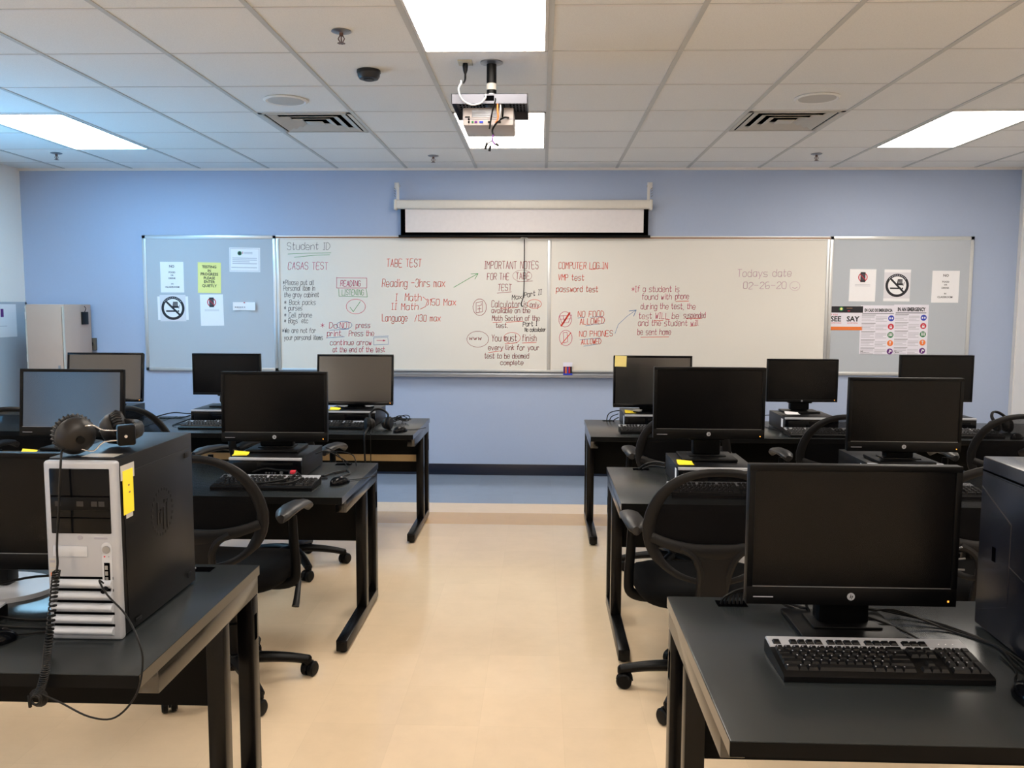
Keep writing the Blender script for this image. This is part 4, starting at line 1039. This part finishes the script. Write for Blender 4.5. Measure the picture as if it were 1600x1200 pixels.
kb = make_keyboard('keyboard nearest the viewer on the right desk'); place(kb, .528, 1.762, TOP, .0)
for x, y, rz, lab in ((-1.437, 3.553, 0.0, 'keyboard at the middle left desk by the aisle, with cables on it'), (.555, 3.505, 0, 'keyboard seen through the mesh chair at middle right'), (1.44, 3.54, 0, 'keyboard half hidden behind the nearest monitor'),
                      (-1.60, 5.35, 0, 'keyboard at back left nearest the aisle'), (-2.342, 5.30, 0.0, 'keyboard in the middle of the back left row'),
                      (.505, 5.285, 0, 'keyboard at back right by the aisle'), (1.55, 5.215, .0, 'keyboard in the middle of the back right row'), (2.42, 5.235, 0, 'keyboard at the desk by the right wall'), (-1.82, 1.90, 0.0, 'keyboard at the left edge, beside the near mouse')):
    dup(kb, (x, y, TOP), rz, lab)
def make_mouse(label):
    t = thing('computer_mouse', label, 'mouse', group='black computer mice')
    n = 20; vs = []; fs = []; L = .112
    prof = ((1.0, .0005), (1.03, .006), (1.0, .014), (.9, .023), (.7, .031), (.4, .036), (.05, .0375))
    for sc, z in prof:
        for q in range(n):
            a = 2*PI*q/n; x = .030*math.cos(a)*sc; y = L/2*math.sin(a)*sc
            zz = z*(1-.22*max(0, math.sin(a))*sc)
            vs.append((x, y-.004*(1-sc), max(.0004, zz)))
    for r in range(len(prof)-1):
        for q in range(n): fs.append((r*n+q, r*n+(q+1) % n, (r+1)*n+(q+1) % n, (r+1)*n+q))
    fs += [list(range(n))[::-1], list(range((len(prof)-1)*n, len(prof)*n))]
    MB().add(vs, fs).build('body', M_gloss, t, 70)
    MB().lathe([(.004, -.0035), (.010, -.003), (.010, .003), (.004, .0035)], 16, axis='x', c=(0, .03, .0225)).build('scroll_wheel', M_plast2, t)
    MB().tube([(0, .05, .008), (.005, .09, .004), (.025, .14, .0035), (.02, .22, .0035)], .0022, 6, sm=5).build('cord', M_rubber, t)
    return t
ms = make_mouse('black mouse at the right edge, beside the nearest keyboard'); place(ms, 1.012, 1.70, TOP, -.15)
for x, y, rz, lab in ((-1.30, 1.885, -.75, 'black mouse at the left edge, beside the silver tower'), (-.905, 3.715, -.5, 'black mouse at the middle left desk by the aisle'), (-.895, 5.29, -.6, 'black mouse at back left, nearest the aisle'), (2.945, 5.25, -.9, 'black mouse at the desk by the right wall')):
    dup(ms, (x, y, TOP), rz, lab)

# ---------------------------------------------------------------- towers
tw = thing('tower_computer', 'tower computer with silver front, on the nearest left desk', 'computer', (-1.176, 1.924, TOP))
W, H, Dp = .176, .44, .43
MB().box(.003, W-.001, .018, Dp, .006, H, .003).build('case', M_case, tw)
m = MB().box(.0, W, -.004, .019, .0, H-.004, .008, seg=3); fb = m.build('front_bezel', M_silver, tw)
m = MB().box(.016, W-.016, -.0055, -.003, .262, .418, .002); m.build('drive_bay', M_gloss, fb)
m = MB()
for z in (.300, .352): m.box(.017, W-.017, -.0062, -.0052, z-.0012, z+.0012)
m.build('bay_gap', M_hole, fb)
m = MB().box(.018, W-.018, -.0068, -.005, .318, .349, .001); m.build('optical_drive', M_plast, fb)
for x, w_ in ((.035, .014), (.088, .016), (.122, .014), (.14, .014)): MB().box(x-w_/2, x+w_/2, -.0072, -.0066, .328, .340).build('drive_marking', M_arm, fb)
m = MB().box(.016, .10, -.0052, -.0035, .205, .232, .002); m.build('badge_recess', M_silver2, fb)
m = MB().lathe([(.006, -.0055), (.006, -.003)], 20, axis='y', c=(W/2-.004, 0, .252)); m.build('badge', M_inkg, fb)
m = MB().box(.118, .150, -.0048, -.0042, .249, .253); m.build('model_marking', M_inkg, fb)
for k in range(5):
    z = .012+.029*k; bm_ = MB()
    pr = [(-.004-.013*math.sin(PI*q/6)**.7, z+.023*q/6) for q in range(7)]
    bm_.prism([(-.002, z)]+pr+[(-.002, z+.023)], .014, W-.018, 'x'); bm_.build('louver', M_silver2, fb, 60)
    MB().box(.012, W-.016, -.0048, -.003, z+.0225, z+.0285).build('louver_gap', M_hole, fb)
m = MB().prism(rrect(.024, .125, .011, 5, .147, .178), -.0062, -.0035, 'y'); pn = m.build('control_strip', M_silver2, fb)
MB().lathe([(.009, -.009), (.0095, -.006)], 20, axis='y', c=(.147, 0, .224)).build('power_button', M_steel, pn)
for x in (.142, .152): MB().lathe([(.002, -.0068), (.002, -.006)], 8, axis='y', c=(x, 0, .207)).build('indicator', M_red if x < .15 else M_inkg, pn)
MB().box(.140, .154, -.0068, -.006, .122, .192, .0004).build('port_recess', M_hole, pn)
m = MB()
for z in (.18, .166, .152): m.box(.142, .149, -.0073, -.0066, z-.005, z+.005)
m.build('usb_port', M_steel, pn)
m = MB(); m.box(.006, .022, -.0045, -.0038, .178, .200, 0, M_lab); m.box(.008, .020, -.005, -.0045, .19, .196, 0, M_inkg); m.box(.008, .020, -.005, -.0045, .167, .175, 0, M_lab); m.box(.009, .015, -.0055, -.005, .157, .166, 0, M_orange); m.box(.013, .018, -.0057, -.005, .155, .161, 0, M_blue); m.build('sticker', None, fb)
# side panel pressings
m = MB(); x = W-.001
m.box(x, x+.0025, .03, Dp-.012, .035, H-.04, .001); sp = m.build('side_panel', M_case, tw)
m = MB().box(x+.002, x+.005, Dp-.06, Dp-.03, H-.065, H-.05, .002); m.box(x+.002, x+.005, Dp-.06, Dp-.04, .03, .045, .002).box(x+.002, x+.005, .06, .09, .02, .03, .002); m.build('panel_latch', M_plast2, sp)
m = MB(); z0 = .26
for (y, za, zb) in ((.20, -.03, .03), (.215, -.03, .01), (.235, -.05, .01), (.255, -.05, .03)): m.box(x+.0024, x+.0036, y-.005, y+.004, z0+za, z0+zb, .001)
m.box(x+.0024, x+.0036, .20, .22, z0+.0, z0+.01, .001).box(x+.0024, x+.0036, .235, .26, z0+.02, z0+.03, .001)
for q in range(24):
    a = 2*PI*q/24; m.box(x+.0024, x+.0032, .228+.06*math.cos(a)-.004, .228+.06*math.cos(a)+.004, z0+.06*math.sin(a)-.004, z0+.06*math.sin(a)+.004)
m.build('pressed_emblem', M_case, sp)
MB().box(.075, .155, .03, .075, H-.0002, H+.0006).build('asset_label', M_lab, tw)
m = MB()
for xx in (.03, W-.03):
    for yy in (.05, Dp-.05): m.lathe([(.012, .0004), (.012, .008)], 10, c=(xx, yy, 0))
m.build('foot', M_rubber, tw)
x = -1.176+W+.0015
t = thing('sticky_note', 'yellow note taped to the side of the silver-front tower', 'sticky note', (x, 1.974, TOP+.355))
MB().box(.0006, .0016, -.028, .022, -.055, .052).build('sheet', M_post, t)
MB().box(.0003, .0012, -.036, .03, .03, .066).build('tape', M_clear, t)
MB().box(.0003, .0012, -.016, .016, -.066, -.045).build('tape', M_clear, t)
m = MB(); m.box(.0016, .002, -.004, .003, .012, .016).box(.0016, .002, -.002, .006, -.006, -.002); m.build('pen_mark', M_oak, t)

t2 = thing('tower_computer', 'dark navy tower computer at the right edge of the nearest right desk', 'computer', (1.112, 2.125, TOP), math.radians(-2.5))
MB().box(0, .17, -.445, 0, .006, .435, .004).build('case', M_casen, t2)
sp = MB().box(-.003, .0005, -.43, -.01, .02, .395, .001).build('side_panel', M_casen, t2)
MB().box(-.0045, -.002, -.43, -.01, .400, .404, .001).build('panel_seam', M_hole, t2)
m = MB().box(-.0036, -.0028, -.095, -.078, .19, .225); m.build('lock_slot', M_hole, sp)
m = MB()
for (a, b) in (((-.01, .36), (-.16, .30)), ((-.16, .30), (-.16, .10)), ((-.16, .10), (-.03, .05)), ((-.16, .2), (-.30, .17))):
    m.tube([(-.003, a[0], a[1]), (-.003, b[0], b[1])], .0012, 5)
m.build('pressed_crease', M_casen, sp)
MB().box(.0, .17, -.46, -.446, .006, .43, .004).build('front_bezel', M_silver, t2)
m = MB()
for xx in (.03, .14):
    for yy in (-.4, -.05): m.lathe([(.012, .0004), (.012, .008)], 10, c=(xx, yy, 0))
m.build('foot', M_rubber, t2)

# ---------------------------------------------------------------- headphones
def cup(mb_parent, c, R, sc=1.0, name='ear_cup'):
    m = MB(); m.xf = Matrix.Translation(c) @ R
    m.lathe([(.018, -.030), (.036, -.028), (.042, -.018), (.040, -.008), (.036, -.004)], 28, M_pad, axis='x')
    for q in range(28):
        a = 2*PI*q/28; m.tube([(-.029, .034*math.cos(a), .034*math.sin(a)), (-.018, .043*math.cos(a), .043*math.sin(a)), (-.006, .039*math.cos(a), .039*math.sin(a))], .0022, 5, M_pad)
    m.lathe([(.037, -.005), (.041, -.002), (.041, .006), (.037, .014), (.03, .026), (.02, .032), (.004, .033)], 28, M_shell, axis='x')
    m.lathe([(.009, .031), (.0085, .037), (.003, .038)], 14, M_plast, axis='x')
    return m.build(name, None, mb_parent, 50)
HZ = TOP+H+.0
hp = thing('headphones', 'black headphones with wire yokes lying on the silver-front tower', 'headphones', (-1.142, 1.985, HZ+.0012))
Rt = Matrix.Rotation(math.radians(-44), 4, 'Z') @ Matrix.Rotation(math.radians(10), 4, 'Y')
c1 = Vector((.022, -.018, .0485)); cup(hp, c1, Rt @ Matrix.Scale(1.12, 4))
Rt2 = Matrix.Rotation(math.radians(200), 4, 'Z') @ Matrix.Rotation(math.radians(20), 4, 'Y')
c2 = Vector((.045, .125, .044)); cup(hp, c2, Rt2)
m = MB()
for dz, yy in ((.022, 0), (-.030, 0)):
    a = c1+Vector((.030, -.012, dz)); m.tube([c1+Vector((.022, -.016, dz)), a+Vector((.018, .004, dz*.2)), a+Vector((.036, .02, -dz*.45)), a+Vector((.082, .035, -dz*.55))], .0018, 7, sm=3)
m.build('wire_yoke', M_metal, hp)
s0 = c1+Vector((.108, .02, -.002))
m = MB(); m.xf = Matrix.Translation(s0) @ Matrix.Rotation(math.radians(35), 4, 'Z')
m.box(-.014, .026, -.014, .016, -.024, .026, .005); m.build('slider_block', M_plast, hp)
MB().lathe([(.004, -.004), (.004, .0)], 8, axis='y', c=(s0.x+.014, s0.y-.012, s0.z)).build('slider_screw', M_metal, hp)
m = MB().tube([s0+Vector((.004, .012, 0)), s0+Vector((.008, .04, .004)), s0+Vector((-.002, .085, .004)), s0+Vector((-.03, .125, .002)), s0+Vector((-.07, .135, .002)), c2+Vector((.01, .02, .006))], .012, 10, sm=6, sx=1.7, up=(0, 0, 1)); m.build('headband', M_pad, hp)
# cord: straight lead, coil over the desk edge, thin return lead to the tower's port
OF = Vector(hp.location)
def wp(px, py, Y): return atY(px, py, Y)-OF
lead = [c1+Vector((.006, -.03, -.028)), wp(98, 702, 1.93), wp(95, 722, 1.905), wp(92, 790, 1.895), wp(89, 850, 1.892), wp(90, 880, 1.89), wp(88, 893, 1.885)]
MB().tube(lead, .0026, 6, sm=5).build('cord', M_rubber, hp)
axis = smooth([wp(88, 893, 1.885), wp(84, 930, 1.875), wp(78, 985, 1.85), wp(74, 1020, 1.80), wp(72, 1043, 1.725), wp(66, 1068, 1.712), wp(60, 1086, 1.708)], 40)
coil = []; turns = 46; N_ = len(axis)
for k in range(turns*8):
    f_ = k/(turns*8-1)*(N_-1); i0 = int(f_); i1 = min(N_-1, i0+1); p = axis[i0].lerp(axis[i1], f_-i0)
    a = 2*PI*k/8; coil.append(p+Vector((.0085*math.cos(a), .0085*math.sin(a)*.8, .002*math.sin(a))))
MB().tube(coil, .0021, 5).build('coiled_cord', M_rubber, hp)
kn = MB(); ctr = wp(58, 1092, 1.706)
for k in range(5):
    rr = .010+.0022*k
    kn.tube([ctr+Vector((rr*math.cos(2*PI*q/14), -.006+.003*k, rr*math.sin(2*PI*q/14))) for q in range(14)], .0028, 6, closed=True)
kn.tube([ctr+Vector((-.018, 0, .008)), ctr+Vector((-.014, -.004, -.004)), ctr+Vector((-.016, 0, -.018))], .004, 6); kn.build('cord_bundle', M_rubber, hp)
port = Vector((-1.176+.147, 1.915, TOP+.135))-OF
ret = [wp(64, 1084, 1.705), wp(95, 1098, 1.70), wp(140, 1120, 1.695), wp(180, 1121, 1.695), wp(213, 1085, 1.70), wp(223, 1035, 1.715), wp(216, 1000, 1.73), wp(196, 960, 1.81), wp(168, 930, 1.87), wp(155, 907, 1.90), port]
MB().tube(ret, .0022, 6, sm=6).build('return_cord', M_rubber, hp)
MB().tube([port+Vector((0, -.022, -.006)), port+Vector((0, .0, 0))], .0055, 8).build('plug', M_plast, hp)
def spare_headset(label, loc, rz):
    t = thing('headphones', label, 'headphones', loc, rz)
    cup(t, Vector((.0, 0, .0435)), Matrix.Rotation(.4, 4, 'Z')); cup(t, Vector((.11, .03, .0435)), Matrix.Rotation(PI-.3, 4, 'Z'))
    MB().tube([(.012, 0, .06), (.0, .03, .10), (.03, .06, .13), (.08, .07, .125), (.115, .05, .095), (.105, .03, .06)], .007, 8, sm=6, sx=1.6).build('headband', M_pad, t)
    return t
t = spare_headset('black headphones at back left beside the keyboard, cord hanging down', (-1.10, 5.33, TOP), .1)
MB().tube([(.0, -.03, .03), (-.01, -.10, .012), (-.012, -.16, .006), (-.014, -.175, -.02), (-.014, -.175, -.12), (-.01, -.17, -.24)], .006, 6, sm=5).tube([(.02, -.03, .02), (.022, -.16, .006), (.024, -.175, -.02), (.022, -.17, -.25)], .003, 6, sm=4).build('cord', M_rubber, t)
spare_headset('black headphones on the desk by the right wall', (2.92, 5.46, TOP), .2)

# ---------------------------------------------------------------- notes, cables
GN = 'yellow sticky notes'
def note(label, x, y, z, rz, mat=M_post, sx=.07, sy=.055):
    o = thing('sticky_note', label, 'sticky note', (x, y, z+.0012), rz)
    vs = []; fs = []
    for k in range(6):
        u = k/5; zz = .012*max(0, u-.55)**2*6
        vs += [(-sx/2, -sy/2+sy*u, zz), (sx/2, -sy/2+sy*u, zz*.5), (-sx/2, -sy/2+sy*u, zz+.0004), (sx/2, -sy/2+sy*u, zz*.5+.0004)]
    for k in range(5):
        a = 4*k; fs += [(a, a+1, a+5, a+4), (a+2, a+6, a+7, a+3), (a, a+4, a+6, a+2), (a+1, a+3, a+7, a+5)]
    MB().add(vs, fs).build('sheet', mat, o)
def on_pc(px, py): return atZ(px, py, PCT)
for lab, px, py, rz in (('yellow note on the middle right computer by the aisle', 1071, 725, .05), ('yellow note on the middle left computer by the aisle', 376, 710.5, .1), ('yellow note on the computer behind the headphones', 43, 707.5, .1),
                        ('yellow note on the middle right computer, second from the aisle', 1388, 721, .0), ('yellow note on the back left computer nearest the aisle', 523, 640, .0), ('yellow note on the back right computer by the aisle', 985, 645, .0)):
    p = on_pc(px, py); note(lab, p.x, p.y, PCT, rz)
p = on_pc(1238, 647); note('pale paper on the computer in the middle of the back right row', p.x, p.y, PCT, 0, M_paper, .09, .06)
t = thing('sticky_note', 'pale note stuck on the corner of the back right rounded monitor', 'sticky note', (.738-.517/2+.045, 5.605-.055-.0095, PCT+.038+.343-.037))
t.rotation_euler = (-math.radians(3), .03, 0)
MB().box(-.038, .038, -.0012, 0, -.036, .036).build('sheet', M_postp, t)
def cable(label, paths, r=.003, mat=M_rubber, name='cable', cat='cable', extra=None):
    p0 = Vector(paths[0][0]); t = thing(name, label, cat, p0)
    for pth in paths:
        MB().tube([Vector(q)-p0 for q in pth], r, 6, sm=6).build('strand', mat, t)
    if extra: extra(t, p0)
    return t
z = TOP+.004
hx = .358+.165
paths = []
for k in range(6):
    x = hx-.03+.011*k
    paths.append([(x, 2.235, TOP+.002), (x+.012, 2.232+.004*k, TOP+.025+.003*k), (x+.07, 2.24, TOP+.045-.004*k), (.66+.01*k, 2.20-.01*k, TOP+.055-.012*k), (.70, 2.17, TOP+.05-.006*k)])
cable('bundle of black cables running from desk port to the nearest monitor', paths, .0035)
paths = []
for k, (a, b) in enumerate(((0, .02), (.01, .0), (.02, -.02))):
    paths.append([(.80, 2.17-a, TOP+.045+a), (.84+a, 2.16, TOP+.03-a*.5), (.92, 2.15+b, TOP+.010+a), (1.02, 2.09+b, z), (1.085, 1.98+b*.4, z), (1.10-.015*k, 1.86, z), (1.07, 1.80+.01*k, z)])
paths.append([(.73, 2.13, TOP+.03), (.82, 2.10, TOP+.026), (.90, 2.05, TOP+.008), (.93, 1.96, z)])
paths.append([(.90, 2.19, TOP+.02), (.95, 2.2, TOP+.045), (1.0, 2.2, TOP+.05), (1.06, 2.15, TOP+.07)])
cable('thin black cables trailing from the nearest monitor to the navy tower', paths, .0028)
cable('grey cables at the back of the navy tower', [[(1.09, 2.16, TOP+.19), (1.05, 2.2, TOP+.15), (1.02, 2.24, TOP+.08), (1.01, 2.26, TOP+.01)], [(1.10, 2.16, TOP+.16), (1.06, 2.18, TOP+.148), (1.0, 2.22, TOP+.12), (.97, 2.25, TOP+.03)], [(1.10, 2.16, TOP+.13), (1.05, 2.18, TOP+.125), (1.0, 2.22, TOP+.11), (.96, 2.24, TOP+.03)]], .0025, M_steel)
def redplug(t, p0):
    MB().box(-.014, .014, -.01, .01, -.008, .008, .003).build('red_plug', M_red, t).location = Vector((-1.125, 3.745, TOP+.045))-p0
cable('black lead coiled over the middle left keyboard, with a red plug', [[(-1.115, 3.75, TOP+.05), (-1.10, 3.70, TOP+.048), (-1.13, 3.63, TOP+.036), (-1.19, 3.58, TOP+.032), (-1.24, 3.56, TOP+.03)], [(-1.10, 3.72, TOP+.048), (-1.06, 3.64, TOP+.04), (-1.10, 3.57, TOP+.032), (-1.18, 3.55, TOP+.03)],
       [(-1.32, 3.76, TOP+.04), (-1.26, 3.77, TOP+.055), (-1.2, 3.76, TOP+.05), (-1.14, 3.75, TOP+.05)]], .004, extra=redplug)
cable('tangled black cables behind the middle left computer by the aisle', [[(-1.08, 4.15, TOP+.09), (-1.03, 4.14, TOP+.07), (-.98, 4.10, TOP+.03), (-.94, 4.02, z), (-.98, 3.93, z)], [(-1.08, 4.12, TOP+.07), (-1.0, 4.12, TOP+.075), (-.93, 4.1, TOP+.06), (-.91, 4.08, TOP+.01)],
       [(-1.02, 3.87, z), (-.99, 3.95, z), (-.94, 4.0, z), (-.91, 3.93, z), (-.93, 3.85, z), (-.92, 3.78, z)], [(-1.07, 3.83, z), (-1.03, 3.80, z), (-.99, 3.82, z), (-1.02, 3.86, z), (-1.06, 3.85, z)], [(-1.09, 4.0, TOP+.085), (-1.05, 4.05, TOP+.09), (-.99, 4.12, TOP+.04), (-.96, 4.16, z)]], .003)
cc = []
for k in range(5):
    cc.append([(-1.0+.05*math.cos(a*.9+k)+.012*k, 5.72+.05*math.sin(a*.9+k), TOP+.004+.045*abs(math.sin(a*.7+k*1.3))*(.5+.1*k)) for a in range(8)])
cable('loops of black cable standing on the back left desk by the aisle', cc, .003)
cable('black cables from desk port up to the back right computer by the aisle', [[(.465, 5.89, TOP+.002), (.475, 5.87, TOP+.05), (.51, 5.84, TOP+.075), (.58, 5.84, TOP+.085)], [(.485, 5.89, TOP+.002), (.50, 5.87, TOP+.035), (.545, 5.86, TOP+.055)], [(.51, 5.89, TOP+.002), (.53, 5.87, TOP+.02), (.547, 5.86, TOP+.03)]], .0035)
cable('black cables behind the computer in the middle of the back left row', [[(-2.75, 5.86, z), (-2.62, 5.87, TOP+.035), (-2.5, 5.86, TOP+.03), (-2.40, 5.84, TOP+.05), (-2.355, 5.80, TOP+.05)], [(-2.7, 5.82, z), (-2.55, 5.84, z), (-2.45, 5.83, TOP+.03), (-2.36, 5.76, TOP+.03)], [(-2.38, 5.7, TOP+.03), (-2.45, 5.55, z), (-2.44, 5.45, z), (-2.35, 5.44, TOP+.02)]], .004)
cable('black cables from desk port to the middle right computer by the aisle', [[(.49, 4.13, TOP+.002), (.52, 4.11, TOP+.03), (.57, 4.09, TOP+.045), (.605, 4.05, TOP+.045)], [(.51, 4.13, TOP+.002), (.55, 4.11, TOP+.022), (.605, 4.03, TOP+.03)]], .005)
cable('thin grey cable by the middle back right computer', [[(1.56, 5.75, TOP+.07), (1.51, 5.74, TOP+.06), (1.49, 5.68, TOP+.01), (1.53, 5.56, z), (1.57, 5.46, z)]], .0028)
cable('white lead beside the near left desk port', [[(-1.05, 2.47, TOP+.002), (-1.06, 2.46, TOP+.02), (-1.075, 2.44, TOP+.07), (-1.09, 2.40, TOP+.10)]], .0025, M_cablew)
cable('black cables under the monitor with silver foot', [[(-1.62, 2.15, TOP+.045), (-1.5, 2.12, TOP+.05), (-1.38, 2.2, TOP+.06), (-1.2, 2.25, TOP+.05)], [(-1.55, 2.11, TOP+.03), (-1.42, 2.04, TOP+.016), (-1.3, 2.03, z), (-1.19, 2.05, z)], [(-1.45, 2.0, TOP+.018), (-1.33, 1.985, z), (-1.2, 1.98, z)]], .0035)
cable('black video cables under the back left middle monitor', [[(-2.19, 5.66, PCT+.09), (-2.192, 5.65, PCT+.05), (-2.18, 5.66, PCT+.02)], [(-2.10, 5.66, PCT+.085), (-2.13, 5.65, PCT+.05), (-2.175, 5.655, PCT+.03)]], .006)
